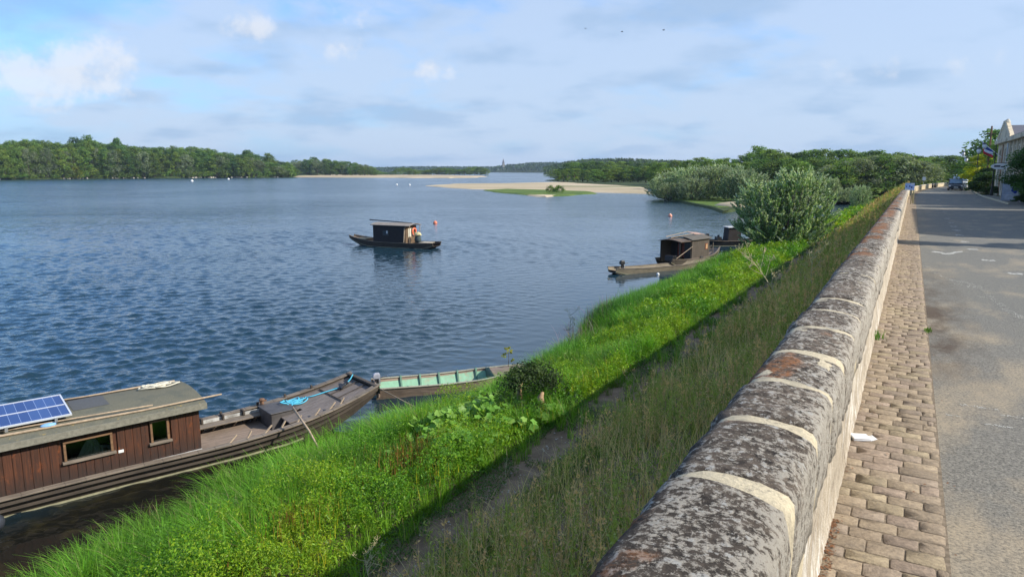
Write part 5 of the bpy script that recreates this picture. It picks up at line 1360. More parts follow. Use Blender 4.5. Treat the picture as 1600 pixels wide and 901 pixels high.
# ---------------------------------------------------------------- green skiff
s0 = Vector((-3.95, 19.72, 0)); s1 = Vector((.50, 21.35, 0)); sd_ = (s1 - s0).normalized(); SRZ = math.atan2(sd_.y, sd_.x); SL = (s1 - s0).length
sk = empty('green_skiff', s0, SRZ, 'small open wooden skiff painted pale green inside, nosed into the bank beyond the houseboat', 'boat')
st = []
for i in range(17):
    x = -.05 + SL * i / 16; t = max(0, x) / SL
    hw = .62 * (1 - .12 * (1 - t) ** 2) if t < .62 else .62 * (1 - .62 * ((t - .62) / .38) ** 1.4)
    cy = .12 - .12 * t; zt = .30 + .05 * (2 * abs(t - .4)) + .20 * max(0, t - .6) ** 1.2 * 1.6; z0 = -.14 + .34 * max(0, (t - .66) / .34) ** 1.3
    st.append((x, cy - hw, cy + hw, zt, cy - hw + .20 * (1 - .5 * t), cy + hw - .20 * (1 - .5 * t), z0))
M['skiffwood'] = wood('skiff_wood', (.27, .20, .15), .3, dirt=(.12, .09, .07))
hull(sk, st, .03, mat_o=M['skiffwood'])
rail_m = wood('worn_green_rail', (.34, .33, .25), .3, dirt=(.16, .12, .09))
for far in (0, 1):
    b = MB()
    for p, q in zip(st, st[1:]): b.bar((p[0], p[2] - .02 if far else p[1] + .02, p[3] + .012), (q[0], q[2] - .02 if far else q[1] + .02, q[3] + .012), .08, .025)
    b.build('gunwale', rail_m, sk, bevel=.004)
M['green'] = simple('pale_green_paint', (.22, .42, .28), .6, .12, 9, dirt=(.30, .30, .20))
V = []; Fq = []
for i, (x, a, b_, z, c, d, zb_) in enumerate(st[:13]): V += [(x, a + .034, z - .025), (x, c + .05, zb_ + .06), (x, d - .05, zb_ + .06), (x, b_ - .034, z - .025)]
for i in range(12): Fq += [(4 * i + j, 4 * i + j + 1, 4 * i + j + 5, 4 * i + j + 4) for j in range(3)]
np_mesh('green_lining', V, Fq, M['green'], sk)
for k in (3, 5, 7, 9, 11):
    x, a, b_, z, c, d, zb_ = st[k]; q = MB()
    q.bar((x, a + .045, z + .03), (x, c + .07, zb_ + .07), .05, .04); q.bar((x, c + .07, zb_ + .08), (x, d - .07, zb_ + .08), .05, .03); q.bar((x, d - .07, zb_ + .07), (x, b_ - .045, z + .06), .05, .04)
    q.build('rib', simple('dark_green_paint', (.12, .24, .17), .6), sk)
x, a, b_, z, c, d, zb_ = st[12]
b = MB(); b.add([(x, a + .03, z), (x, b_ - .03, z), (x, d - .03, zb_ + .03), (x, c + .03, zb_ + .03), (x + .03, (a + b_) / 2 + .25, z + .10)], [(0, 3, 2, 1), (0, 1, 4)]); b.build('bulkhead', simple('bulkhead_green', (.10, .16, .12), .7), sk)
V = []; 
for (x, a, b_, z, c, d, zb_) in st[12:]: V += [(x, a + .03, z + .0), (x, (a + b_) / 2, z + .04), (x, b_ - .03, z + .0)]
np_mesh('bow_deck', V, [(3 * i + j, 3 * i + j + 1, 3 * i + j + 4, 3 * i + j + 3) for i in range(len(st) - 13) for j in range(2)], M['deck'], sk)
MB().box((.0, -.42, .10), (.04, .62, .34)).build('transom', M['skiffwood'], sk)
outboard(s0 + Vector((-.02, .35, .36)), SRZ + PI, .62, 'small outboard motor with a pale grey cowl on the stern of the green skiff', simple('grey_cowl', (.34, .35, .40), .4, .2, 5))
o = MB().tube([(0, 0, 0), (1.2, -.5, -.45), (2.1, -.9, -.78)], .012, 5).build('mooring_line', M['pole'], smooth=True); o.location = W(4.35, .15, 1.0); tag(o, 'thin mooring line dropping from the houseboat bow into the water beside the skiff', 'rope')
yp = empty('yellow_sapling', Vector((-.12, 21.35, .45)), 0, 'small yellow green sapling growing through the bow deck of the green skiff', 'plant')
V, Fq, Cc = crown_data(.62, .34, 260, .028, 4, [(.34, .36, .06), (.24, .30, .06)], base=.25, clumps=14); np_mesh('leaves', V, Fq, M['leaf'], yp, col=Cc)
MB().tube([(0, 0, -.1), (.02, .01, .3), (-.01, .02, .55)], [.01, .008, .004], 5).build('stem', M['bark'], yp)

# ---------------------------------------------------------------- dark river boats
def river_boat(name, loc, rz, L, B, fb, label, rise=.45, stern_rise=.1, m=None):
    t = empty(name, loc, rz, label, 'boat'); st = []
    for i in range(25):
        s = i / 24; x = L * (s - .5); w = B / 2 * (1 - .25 * max(0, (.25 - s) / .25) ** 2 - .62 * max(0, (s - .62) / .38) ** 1.9)
        zt = fb + rise * max(0, (s - .55) / .45) ** 1.9 + stern_rise * max(0, (.3 - s) / .3) ** 1.5
        zb_ = -.15 + (rise + fb) * .85 * max(0, (s - .74) / .26) ** 1.4 + (fb * .9) * max(0, (.10 - s) / .10)
        st.append((x, -w, w, zt, -w * .80, w * .80, zb_))
    hull(t, st, .05, mat_o=m or M['hull_dark'])
    for f in (0, 1):
        b = MB()
        for p, q in zip(st, st[1:]): b.bar((p[0], p[2] - .02 if f else p[1] + .02, p[3] + .014), (q[0], q[2] - .02 if f else q[1] + .02, q[3] + .014), .10, .03)
        b.build('gunwale', M['gun'], t); b = MB(); pts = side_line(st, .72, 0, 0, .012, far=bool(f))
        for p, q in zip(pts, pts[1:]): b.bar(p, q, .02, .03)
        b.build('waterline_strake', M['strake'], t)
    V = [];
    for (x, a, b_, z, c, d, zb_) in st: V += [(x, c + (a - c) * .55 + .05, zb_ + (z - zb_) * .5), (x, d + (b_ - d) * .55 - .05, zb_ + (z - zb_) * .5)]
    np_mesh('floor', V, [(2 * i, 2 * i + 1, 2 * i + 3, 2 * i + 2) for i in range(24)], M['deck'], t)
    return t, st
def arch_roof(t, x0, x1, w, z, rise, mat, over=.12, name='roof'):
    prof = [(-w / 2 - over + (w + 2 * over) * i / 10, z + rise * math.sin(PI * i / 10)) for i in range(11)]
    return MB().loft([[(x, y, q + .04) for y, q in prof] + [(x, y, q) for y, q in reversed(prof)] for x in (x0 - over, (x0 + x1) / 2, x1 + over)]).build(name, mat, t)
dkw = wood('black_cabin_boards', (.030, .025, .024), .35, grain=(14, 14, 1))
roofg = simple('worn_roof', (.24, .21, .18), .9, .25, 4)
# mid-river cabin boat: bow to the left, its lit end wall to the right
d0 = at(565, 382); d1 = at(677, 389); mid_dir = math.radians(155)
t, st = river_boat('cabin_boat', Vector((-10.3, 60.8, 0)), mid_dir, 8.8, 2.0, .42, 'black cabin boat anchored alone in mid river with an orange lifebuoy on its end wall', rise=.42)
cx0, cx1 = -1.85, 1.45
b = MB(); b.box((cx0, -.85, .35), (cx0 + .06, -.15, 1.85)); b.box((cx0, .45, .35), (cx0 + .06, .85, 1.85)); b.box((cx0, -.15, 1.7), (cx0 + .06, .45, 1.85)); b.build('end_wall', wood('brown_end_boards', (.13, .085, .05), .3, grain=(14, 14, 1)), t)
b = MB(); b.box((cx0 + .07, .79, .35), (cx1, .85, 1.85)); b.box((cx0 + .07, -.85, .35), (cx1, -.79, 1.85)); b.box((cx1 - .06, -.78, .35), (cx1, .78, 1.85)); b.build('cabin_wall', dkw, t)
b = MB(); b.box((cx0 + .01, -.149, .35), (cx0 + .05, .449, 1.69)); b.build('door', wood('door_wood', (.22, .15, .09), .3), t)
for (wx, wy) in ((-.15, .855),):
    b = MB(); b.box((wx, wy, 1.0), (wx + .6, wy + .02, 1.42)); w = b.build('window', simple('dark_frame', (.06, .055, .05), .6), t); MB().box((wx + .05, wy + .021, 1.04), (wx + .55, wy + .028, 1.38)).build('pane', simple('dull_pane', (.03, .04, .05), .4, .1, 3, bump=0), w)
    MB().box((wx + .08, wy + .03, 1.18), (wx + .2, wy + .036, 1.42)).build('white_notice', M['white'], w)
b = MB()
for k in range(2):
    for j in range(2): b.box((cx0 - .03, -.02 + .43 - .20 - k * .19 + .0, .95 + j * .33), (cx0 - .012, .43 - .04 - k * .19, 1.25 + j * .33))
wn = MB().box((cx0 - .012, .0, .9), (cx0 + .0, .44, 1.62)).build('end_window', simple('cream_frame', (.6, .52, .36), .6), t)
b.build('pane', simple('painted_reflection_pane', (.62, .60, .50), .2, .05, 3, bump=0), wn)  # pale reflection is painted in as the panes' base colour
arch_roof(t, cx0 - .35, cx1 + .1, 1.7, 1.86, .16, roofg)
b = MB()
for y in (.8, -.8): b.tube([(cx0 - .40, y, .45), (cx0 - .40, y, 1.86)], .022, 6)
b.build('roof_post', M['pole'], t)
b = MB(); b.tube([(cx0 + .15, .9, .5), (cx0 + .1, .92, .9), (cx0 + .05, .90, 1.7)], .05, 6); b.build('curved_knee', M['pole'], t)
b = MB(); b.box((-3.9, -.5, .45), (-2.9, .5, .50)); b.build('stern_deck', simple('pale_boards', (.38, .34, .27), .85), t)
b = MB(); b.box((2.6, -.5, .55), (3.7, .5, .60)); b.box((1.7, .55, .40), (2.9, .75, .46)); b.build('foredeck', simple('sandy_boards', (.36, .29, .17), .85), t)
MT = Matrix.Translation(Vector((-10.3, 60.8, 0))) @ Matrix.Rotation(mid_dir, 4, 'Z')
def on(MT_, o, x, y, z, rz=0, base=0):
    o.location = MT_ @ Vector((x, y, z)); o.rotation_euler.z = base + rz; return o
lb = empty('lifebuoy', (0, 0, 0), 0, 'orange ring lifebuoy hanging on the end wall of the mid-river cabin boat', 'lifebuoy'); on(MT, lb, cx0 - .07, -.42, 1.32, 0, mid_dir)
V = []; Fq = []; n, m = 20, 8
for i in range(n):
    a = 2 * PI * i / n
    for j in range(m):
        c = 2 * PI * j / m; r = .27 + .085 * math.cos(c); V.append((.06 * math.sin(c), r * math.cos(a), r * math.sin(a)))
Fq = [(i * m + j, i * m + (j + 1) % m, ((i + 1) % n) * m + (j + 1) % m, ((i + 1) % n) * m + j) for i in range(n) for j in range(m)]
np_mesh('ring', V, Fq, simple('orange_plastic', (.75, .17, .08), .5, .08, 5, bump=0), lb, smooth=True)
b = MB()
for a in (0.8, 2.37, 3.9, 5.5): b.tube([(-.02, .36 * math.cos(a + s * .2), .36 * math.sin(a + s * .2)) for s in (-1, 0, 1)], .015, 5)
b.build('grab_line', M['white'], lb)
q = MB().tube([(0, 0, 0), (2.0, -.02, -.06), (4.4, -.05, -.16)], [.05, .045, .04], 7).build('roof_pole', M['black'], smooth=True); on(MT, q, cx1 + 1.0, -.1, 2.22, PI, mid_dir); tag(q, 'long dark pole lying on the roof of the mid-river cabin boat', 'pole')
bd = empty('covered_bundle', (0, 0, 0), 0, 'dark bundle with a pale yellow cover on the stern deck of the mid-river boat', 'bundle'); on(MT, bd, cx0 - .75, .1, .48, 0, mid_dir)
b = MB(); b.loft([[(math.cos(a) * r, math.sin(a) * r * .9, z) for a in [2 * PI * i / 12 for i in range(12)]] for r, z in ((.28, 0), (.30, .25), (.24, .5), (.16, .66))]); b.build('sack', simple('dark_canvas', (.05, .07, .07), .8), bd, smooth=True)
b = MB(); b.loft([[(math.cos(a) * r * 1.1, math.sin(a) * r, z + .03 * math.sin(3 * a)) for a in [2 * PI * i / 12 for i in range(12)]] for r, z in ((.29, .58), (.30, .66), (.22, .80), (.05, .86))]); b.build('cover', simple('yellow_cover', (.58, .50, .27), .8), bd, smooth=True)
ar = MB().tube([(0, 0, 0), (-.1, .1, -.25), (-.35, .25, -.38)], .015, 5).build('anchor_line', M['pole']); on(MT, ar, 4.05, 0, .85, 0, mid_dir); tag(ar, 'thin anchor line at the bow of the mid-river cabin boat', 'rope')
# boat with open cabin by the bank
R_dir = math.atan2(51.6 - 47.4, 14.9 - 10.4)
RO = Vector((12.75, 49.9, 0)); MR = Matrix.Translation(RO) @ Matrix.Rotation(R_dir, 4, 'Z')
t, st = river_boat('work_boat', RO, R_dir, 6.6, 1.9, .45, 'dark cabin boat with an open-ended arched shelter moored to the bank', rise=.5, m=wood('grey_tar_hull', (.075, .065, .05), .35))
b = MB(); b.box((-2.6, -.80, .3), (-2.55, -.74, 1.75)); b.box((-2.6, .74, .3), (-2.55, .80, 1.75)); b.box((-1.3, -.80, .3), (-1.25, -.3, 1.8)); b.box((-1.3, .3, .3), (-1.25, .80, 1.8)); b.bar((-2.6, -.78, 1.72), (-1.3, -.78, 1.78), .04); b.bar((-2.6, .78, 1.72), (-1.3, .78, 1.78), .04)
b.build('shelter_frame', M['black'], t)
b = MB(); b.box((-1.2, -.84, .35), (1.0, -.80, 1.72)); b.box((-1.2, .80, .35), (1.0, .84, 1.72)); b.box((.96, -.79, .35), (1.0, .79, 1.72)); b.box((-2.5, .80, .35), (-1.21, .83, 1.7)); b.box((-1.24, -.79, .35), (-1.2, -.32, 1.72)); b.box((-1.24, .32, .35), (-1.2, .79, 1.72)); b.build('cabin_wall', wood('grey_cabin_boards', (.085, .07, .055), .3, grain=(14, 14, 1)), t)
b = MB(); b.box((.45, -.87, 1.0), (.75, -.843, 1.4)); w = b.build('window', simple('red_frame', (.26, .09, .05), .7), t); MB().box((.50, -.88, 1.05), (.70, -.872, 1.35)).build('pane', simple('painted_warm_reflection', (.5, .32, .18), .3), w)  # warm reflection put into the colour of the small pane
b = MB(); b.box((-1.249, -.28, .5), (-1.235, -.05, 1.5)); b.box((-1.249, .05, .5), (-1.235, .28, 1.5)); b.build('inner_panel', simple('dull_red_paint', (.17, .05, .035), .7), t)
arch_roof(t, -1.3, 1.05, 1.7, 1.74, .20, simple('grey_roof_felt', (.11, .10, .085), .9, .2, 4)); arch_roof(t, -2.6, -1.5, 1.62, 1.68, .12, simple('brown_awning', (.12, .09, .07), .9, .25, 4), name='awning')
b = MB(); b.box((-2.9, -.5, .35), (-2.5, .2, .75)); b.build('engine_box', M['black'], t, bevel=.03)
b = MB(); b.lathe([(.30, 0), (.34, .12), (.26, .24), (.1, .3)], (1.7, 0, .5), 12); b.build('coiled_net', M['hull_dark'], t)
b = MB(); b.tube([(2.0, -.55, .55), (2.0, -.55, 1.35)], .02, 6); b.build('mooring_post', M['pole'], t)
pn = MB().add([(0, 0, 0), (1.5, .1, -.12), (1.45, .75, -.02), (-.05, .6, .12), (0, 0, -.03), (1.5, .1, -.15), (1.45, .75, -.05), (-.05, .6, .09)], [(0, 1, 2, 3), (7, 6, 5, 4), (0, 4, 5, 1), (1, 5, 6, 2), (2, 6, 7, 3), (3, 7, 4, 0)]).build('loose_board', simple('pinkish_board', (.40, .27, .22), .85)); on(MR, pn, .2, -.1, 2.05, 0, R_dir); tag(pn, 'pinkish loose board lying on the roof of the moored work boat', 'board')
for i, (x, y, z, L_, yaw, pt) in enumerate(((-2.7, .3, 2.0, 3.0, .05, .06), (-2.9, -.75, .6, 1.5, -.2, .5), (-2.4, .1, 1.92, 2.2, -.15, .08))):
    q = MB().tube([(0, 0, 0), (L_, 0, L_ * pt)], [.025, .02], 6).build('boat_pole', M['pole']); on(MR, q, x, y, z, yaw, R_dir); tag(q, ('pale pole lying across the shelter roof of the work boat', 'pole leaning on the near side of the open shelter', 'shorter pole crossing the roof of the work boat')[i], 'pole')
# tyre fender and small figure of gear
q = MB()
for k in range(1): q.lathe([(.10, -.05), (.20, -.06), (.22, 0), (.20, .06), (.10, .05)], (0, 0, 0), 14, Matrix.Rotation(PI / 2, 4, 'X'))
q = q.build('tyre_fender', M['black'], smooth=True); on(MR, q, -.2, -1.0, .38, 0, R_dir); tag(q, 'black tyre fender hanging on the near side of the work boat', 'fender')
# long low skiff in front
f0 = at(962, 428); f1 = Vector((13.6, 48.3, 0)); FD = (f1 - f0); FR = math.atan2(FD.y, FD.x); FC = (f0 + f1) / 2
t, st = river_boat('long_skiff', FC, FR, FD.length + .6, 1.25, .30, 'long low open wooden skiff lying in front of the work boat', rise=.25, stern_rise=.12, m=wood('pale_hull', (.20, .17, .12), .35))
MF = Matrix.Translation(FC) @ Matrix.Rotation(FR, 4, 'Z')
o = outboard(MF @ Vector((-FD.length / 2 + .75, .25, .42)), FR + PI, .95, 'dark outboard motor on the left end of the long low skiff')
# third boat half behind the great bush
TO = Vector((19.5, 61.9, 0)); t, st = river_boat('tar_black_boat', TO, math.radians(8), 5.4, 1.7, .42, 'tar-black boat with a tall narrow cabin half hidden behind the great willow bush', rise=.2, m=M['black'])
b = MB(); b.loft([[(-.75 + a * .1, -.55 + a * .05, z), (.45, -.55 + a * .05, z), (.45, .55 - a * .05, z), (-.75 + a * .1, .55 - a * .05, z)] for a, z in ((0, .35), (1, 1.55))]); b.build('cabin', dkw, t)
MB().box((-.78, -.6, 1.56), (.5, .6, 1.63)).build('roof', simple('whitish_roof', (.50, .50, .50), .7), t)
b = MB(); b.box((-1.6, -.3, .35), (-1.2, .3, .75)); b.build('engine_box', M['black'], t)
MB().lathe([(.16, 0), (.12, .25), (.1, .5)], (-1.4, 0, .4), 8).build('funnel', M['black'], t)
outboard(TO + Vector((-2.35, -.3, .62)), PI, 1.05, 'black outboard motor on the stern of the half-hidden tar-black boat')
b = MB()
for i in range(5):
    a = rnd.uniform(0, 3); b.bar((i * .5 - 1, rnd.uniform(-.6, .6), .12), (i * .5 - .2 + math.cos(a), rnd.uniform(-.6, .6), .2), .10, .05)
o = b.build('old_timber', M['hull_dark']); o.location = at(1140, 397); tag(o, 'half sunken grey timbers at the water edge below the great bush', 'timber', kind='stuff')

# ---------------------------------------------------------------- buoys
def buoy(px, py, r, mat, label, col_ring=None):
    q = at(px, py); t = empty('mooring_buoy', q, 0, label, 'buoy')
    MB().lathe([(.02, -r * .6), (r * .75, -r * .4), (r, .15 * r), (r * .86, r * .75), (r * .5, r * 1.12), (.1 * r, r * 1.25)], (0, 0, 0), 16).build('float', mat, t, smooth=True)
    MB().lathe([(.09 * r, r * 1.2), (.16 * r, r * 1.3), (.09 * r, r * 1.45)], (0, 0, 0), 8).build('ring', M['metal'], t)
orange = simple('faded_orange', (.78, .22, .12), .5, .1, 4, bump=.02)
buoy(680, 349, .26, orange, 'orange buoy floating just beyond the right end of the mid-river cabin boat')
buoy(1047, 338, .30, simple('pink_orange', (.70, .30, .20), .5, .25, 4, bump=.02), 'faded pinkish orange buoy near the tip of the wooded shore')
buoy(1028, 429, .10, M['white'], 'small white float on the water in front of the long low skiff')
buoy(300, 283.5, .8, M['white'], 'white buoy in the middle distance before the left wood, the one nearer the left')
buoy(357, 280.5, .8, M['white'], 'white buoy before the left wood, the one further right')
buoy(640, 289.5, .45, M['white'], 'white buoy left of the sandbar tip, right one of a pair')
buoy(620, 289, .45, M['white'], 'white buoy left of the sandbar tip, left one of a pair')
# ================================================================== ROADSIDE ON THE RIGHT
M['tufa'] = simple('tufa_stone', (.60, .52, .38), .9, .15, 1.2, bump=.2, dirt=(.27, .23, .17))
M['rubble'] = simple('rubble_panel', (.30, .24, .16), .95, .45, 7, bump=.6)
M['slate'] = simple('slate_roof', (.13, .125, .145), .6, .2, 3, grain=(2, 9, 9))
M['darkglass'] = simple('dark_window_glass', (.02, .025, .03), .1, .1, 3, bump=0, spec=.6)
def road_thing(name, u, v, label, cat, dz=0, rz=0, group=None):
    return empty(name, P(u, v + curve(u), zroad(u) + dz), ROT + rz, label, cat, group)
def house(name, label, u0, u1, v0, v1, hh, gable=None, roof='long', wins=(), rise=2.6, mat=None, fancy=False):
    um = (u0 + u1) / 2; zr = zroad(u1) ; t = empty(name, P(u0, v0, zr), ROT, label, 'building'); L = u1 - u0; D = v1 - v0; mat = mat or M['tufa']
    MB().box((0, 0, -.6), (D, L, hh)).build('wall', mat, t)
    if roof == 'long':
        MB().prism([(-.35, hh + .02), (D / 2, hh + rise), (D + .35, hh + .02)], 'y', -.3, L + .3).build('roof', M['slate'], t)
    elif roof == 'cross':
        MB().prism([(-.1, hh + .02), (L / 2, hh + rise), (L + .1, hh + .02)], 'x', .35, D).build('roof', M['slate'], t)
        b = MB(); b.prism([(-.15, hh + .01), (L / 2, hh + rise + .35), (L + .15, hh + .01)], 'x', -.12, .34); b.build('gable', M['tufa'], t)
        b = MB()
        for s in (0, 1):
            for i in range(9):
                a = i / 9; y = (a * L / 2) if s == 0 else L - a * L / 2; z = hh + .05 + a * (rise + .3); b.box((-.20, y - .25 - .1, z), (-.121, y + .35, z + .32))
        b.lathe([(.3, 0), (.2, .2), (.1, .35)], (.1, L / 2, hh + rise + .3), 10); b.build('gable_coping', simple('pale_quoins', (.58, .53, .42), .9), t)
    MB().box((-.42, -.05, hh - .45), (-.003, L + .05, hh - .02)).build('cornice', M['tufa'], t, bevel=.04)
    for (y, z, w, h) in wins:
        b = MB(); b.box((-.07, y - w / 2 - .12, z - .12), (-.002, y - w / 2, z + h + .12)); b.box((-.07, y + w / 2, z - .12), (-.002, y + w / 2 + .12, z + h + .12)); b.box((-.07, y - w / 2, z + h), (-.002, y + w / 2, z + h + .15)); b.box((-.12, y - w / 2 - .0, z - .14), (-.002, y + w / 2 + .0, z))
        w_ = b.build('window', M['tufa'], t); b = MB(); b.box((-.012, y - w / 2, z), (-.004, y + w / 2, z + h)); b.build('pane', M['darkglass'], w_)
        if h > 1: b = MB(); b.box((-.03, y - .03, z), (-.013, y + .03, z + h)); b.box((-.03, y - w / 2, z + h * .6), (-.013, y - .031, z + h * .6 + .05)); b.box((-.03, y + .031, z + h * .6), (-.013, y + w / 2, z + h * .6 + .05)); b.build('window_bars', M['white'], w_)
    return t
v8 = 8.3
def zfor(px, py, u, v): q = P(u, v); return atY(px, py, q.y).z
EH = zfor(1563, 214, 87, v8) - zroad(87)
hm = house('stone_building', 'long pale stone building with cornice and row of small square attic windows', 60, 86.9, v8, 20, EH,
           wins=[(2 + 3.0 * i, EH - 1.75, .7, .7) for i in range(9)] + [(2 + 3.0 * i, 3.9, 1.0, 1.6) for i in range(9)] + [(2 + 3.0 * i, .9, 1.1, 1.7) for i in range(9)], rise=1.2)
b = MB()
for i in range(10): b.box((-.16, .25 + i * 2.98 - .16, -.4), (-.003, .25 + i * 2.98 + .16, EH - .46))
b.build('pilaster', M['tufa'], hm)
b = MB()
for i in range(9): b.box((-.03, .5 + i * 2.98, EH - 1.0), (-.004, 3.0 + i * 2.98, EH - .47)); b.box((-.03, .5 + i * 2.98, 3.0), (-.004, 3.0 + i * 2.98, 3.7))
b.build('rubble_band', M['rubble'], hm)
GH = zfor(1555, 191, 92.5, v8) - zroad(98)
hw = house('gabled_building', 'tall stone wing with steep pale gable and slate roof beside the flag', 87, 98, v8 - .15, 22, EH + .08, roof='cross', rise=GH - EH - .4,
           wins=[(3.0, EH - 3.2, .9, 2.2), (7.8, EH - 3.2, .9, 2.2), (3.0, .6, 1.3, 2.4), (7.8, .6, 1.3, 2.4)])
b = MB(); b.box((-.06, 5.2, -.3), (-.003, 6.2, EH - .5)); b.build('rusty_band', simple('rust_stain_stone', (.28, .17, .10), .9), hw)
b = MB(); b.tube([(-.12, 0.3, 0), (-.12, .3, EH - .5)], .07, 8); b.build('drainpipe', M['metal'], hw)
hs = empty('hanging_sign', P(84.5, v8 - 1.0, zfor(1560, 260, 84.5, v8 - 1)), ROT, 'small white hanging shop sign with dark marks on the gabled building front', 'sign')
b = MB(); b.prism([(-.75 + .75 - .75 * math.cos(a), .30 * math.sin(a)) for a in [2 * PI * i / 16 for i in range(16)]], 'y', -.03, .03); b.build('sign_board', M['white'], hs)
b = MB(); b.box((-.45, -.04, -.06), (.05, -.031, .10)); b.box((.10, -.04, -.10), (.45, -.031, .02)); b.build('sign_marks', M['black'], hs)
b = MB(); b.bar((-.75, 0, .34), (1.0, 0, .34), .04); b.build('bracket', M['black'], hs)
# house beyond the right edge of the frame, whose shade falls over the road
house('roadside_house', 'plain stone house close to the road, nearest of the buildings', 31, 52.3, 9.0, 18, 6.3, wins=[(3, .9, 1, 1.4), (7, .9, 1, 1.4), (10.5, .9, 1, 1.4), (3, 3.2, 1, 1.2), (10.5, 3.2, 1, 1.2)], rise=2.8)
# tricolour flag on a slanting staff
fl = empty('flag', P(93, v8 - .2, zfor(1550, 246, 93, v8)), ROT, 'blue white and red flag on a slanting white staff fixed to the gabled building', 'flag')
tip = Vector((-1.9, .9, 1.75)); MB().tube([(0, 0, 0), tip], .035, 7).build('staff', M['white'], fl)
for ci, (nm, c) in enumerate((('blue_stripe', (.03, .06, .30)), ('white_stripe', (.75, .75, .75)), ('red_stripe', (.55, .02, .03)))):
    V = []; n = 8
    for i in range(n + 1):
        for j in range(2):
            s = i / n; p0 = tip * (1 - .5 * s) ; d = (ci + j) / 3 * 1.0; V.append((p0.x + .16 * math.sin(s * 7 + d * 2) + .1 * d, p0.y + .05 * math.cos(s * 9), p0.z - d * 1.0))
    np_mesh(nm, V, [(2 * i, 2 * i + 1, 2 * i + 3, 2 * i + 2) for i in range(n)], simple(nm, c, .8, .1, 3, bump=0), fl)
# street lamps with two white lanterns
def lamp(u, v, label, tops):
    base = P(u, v, zroad(u)); t = empty('street_lamp', base, 0, label, 'lamp', None); b = MB(); zs_ = []
    pts = []
    for (px, py) in tops: q = atY(px, py, base.y); pts.append(q - base)
    mid = (pts[0] + pts[1]) / 2; H = max(p.z for p in pts)
    b.tube([(0, 0, 0), (0, 0, H * .5), (0, 0, H + .2)], [.09, .06, .045], 8)
    for p in pts: b.tube([(0, 0, p.z - .25), (p.x * .6, p.y, p.z - .3), (p.x, p.y, p.z - .25)], .025, 6)
    b.lathe([(.16, 0), (.14, .5), (.09, .6)], (0, 0, 0), 8)
    b.build('post', M['black'], t)
    for p in pts:
        l = MB().lathe([(.10, -.22), (.20, -.05), (.22, .12), (.12, .25)], tuple(p), 10).build('lantern', simple('opal_glass', (.78, .78, .76), .3, .03, 3, bump=0), t, smooth=True)
        MB().lathe([(.24, .25), (.10, .36), (.02, .42)], tuple(p), 10).build('cap', M['black'], l)
    return t
lamp(112, 7.2, 'dark lamp post with two white lanterns just above the yellow tree', ((1505, 241), (1509.5, 250.5)))
lamp(90, 7.3, 'dark lamp post with two white lanterns beside the flag at the gabled building', ((1538.5, 229), (1529.5, 236.5)))
pw = road_thing('wooden_post', 108, 7.3, 'tall brown wooden utility post rising through the yellow tree', 'post')
MB().tube([(0, 0, 0), (0, 0, 9.0 - .8)], [.13, .10], 8).build('shaft', simple('post_wood', (.20, .12, .07), .9), pw); b = MB(); b.box((-.5, -.05, 7.2), (.5, .05, 7.32)); b.build('crossarm', simple('arm_wood', (.16, .11, .07), .9), pw)
pw = road_thing('lamp_pole', 26.6, 8.6, 'tall plain lamp pole beside the road whose thin shade crosses the asphalt', 'pole')
MB().tube([(0, 0, 0), (0, 0, 8.0)], [.14, .10], 10).build('shaft', M['metal'], pw); b = MB(); b.box((-1.4, -.06, 7.95), (0, .06, 8.05)); b.box((-1.9, -.15, 7.9), (-1.2, .15, 8.0)); b.build('lamp_head', M['metal'], pw)
# trees and bushes by the buildings
def rtree(proto, u, v, ytop, w, label, name, cat=None, dz=0):
    g = P(u, v + curve(u), zroad(u) + dz); px = 0
    f = atY(1500, ytop, g.y).z; return plant(proto, g.x, g.y, g.z, f - g.z, w, label=label, name=name, cat=cat)
rt = make_tree('roadside_tree', 6.5, 6, crown_data(6.5, 6, 26000, .085, 201, [(.05, .11, .02), (.07, .15, .025), (.035, .08, .018)], base=.24, clumps=90), 3, fork=.3)
shade_tree = make_tree('shade_strip_tree', 8, 1.7, crown_data(8, 1.7, 6000, .09, 231, DK, base=.04, clumps=50, shape='poplar'), 8)  # out-of-view tree added to cast a wide strip of shade on the road
q = P(26.8, 9.4, zroad(26)); plant(shade_tree, q.x, q.y, q.z, 8.0, 3.0, label='unseen columnar tree added to throw a shade strip across the road')
q = P(62, 8.2, zroad(62)); plant(rt, q.x, q.y, q.z, 4.5, 4.6, label='dense dark green tree in front of the stone building at the right edge')
q = P(56.5, 9.6, zroad(57)); plant(rt, q.x, q.y, q.z, 6.4, 4.4, label='second dense tree, nearer than the one by the stone building')
rtree(broad[2], 119, 8.3, 206, 8.5, 'tallest dark tree immediately left of the gabled building', 'dark_tree')
rtree(broad[1], 134, 8.6, 224, 9.5, 'dark tree rising behind the yellow tree', 'dark_tree')
rtree(broad[2], 150, 8.2, 234, 11, 'dark green tree left of the yellow tree above the parked cars', 'dark_tree')
rtree(broad[0], 170, 8, 243, 11, 'rounded dark tree over the far end of the road', 'dark_tree')
rtree(broad[2], 108, 9.6, 213, 5.5, 'dark crown tucked against the gabled building wall', 'dark_tree')
yt = make_tree('yellow_tree', 6, 4, crown_data(6, 4, 5200, .13, 203, [(.60, .58, .04), (.40, .44, .04), (.68, .62, .05)], base=.25, clumps=40), 5)
rtree(yt, 114, 6.6, 243, 4.2, 'bright yellow green young tree behind the parked cars', 'yellow_tree')
hb_ = make_tree('hedge_bush', 3.4, 4, crown_data(3.4, 4, 7000, .11, 205, [(.03, .07, .018), (.045, .09, .02), (.06, .11, .03)], base=.02, clumps=60, shape='bush'), 6, stems=3, cat='bush')
rtree(hb_, 101, 7.4, 272, 4.4, 'big dark bush spilling onto the kerb just left of the gabled building', 'hedge_bush', 'bush')
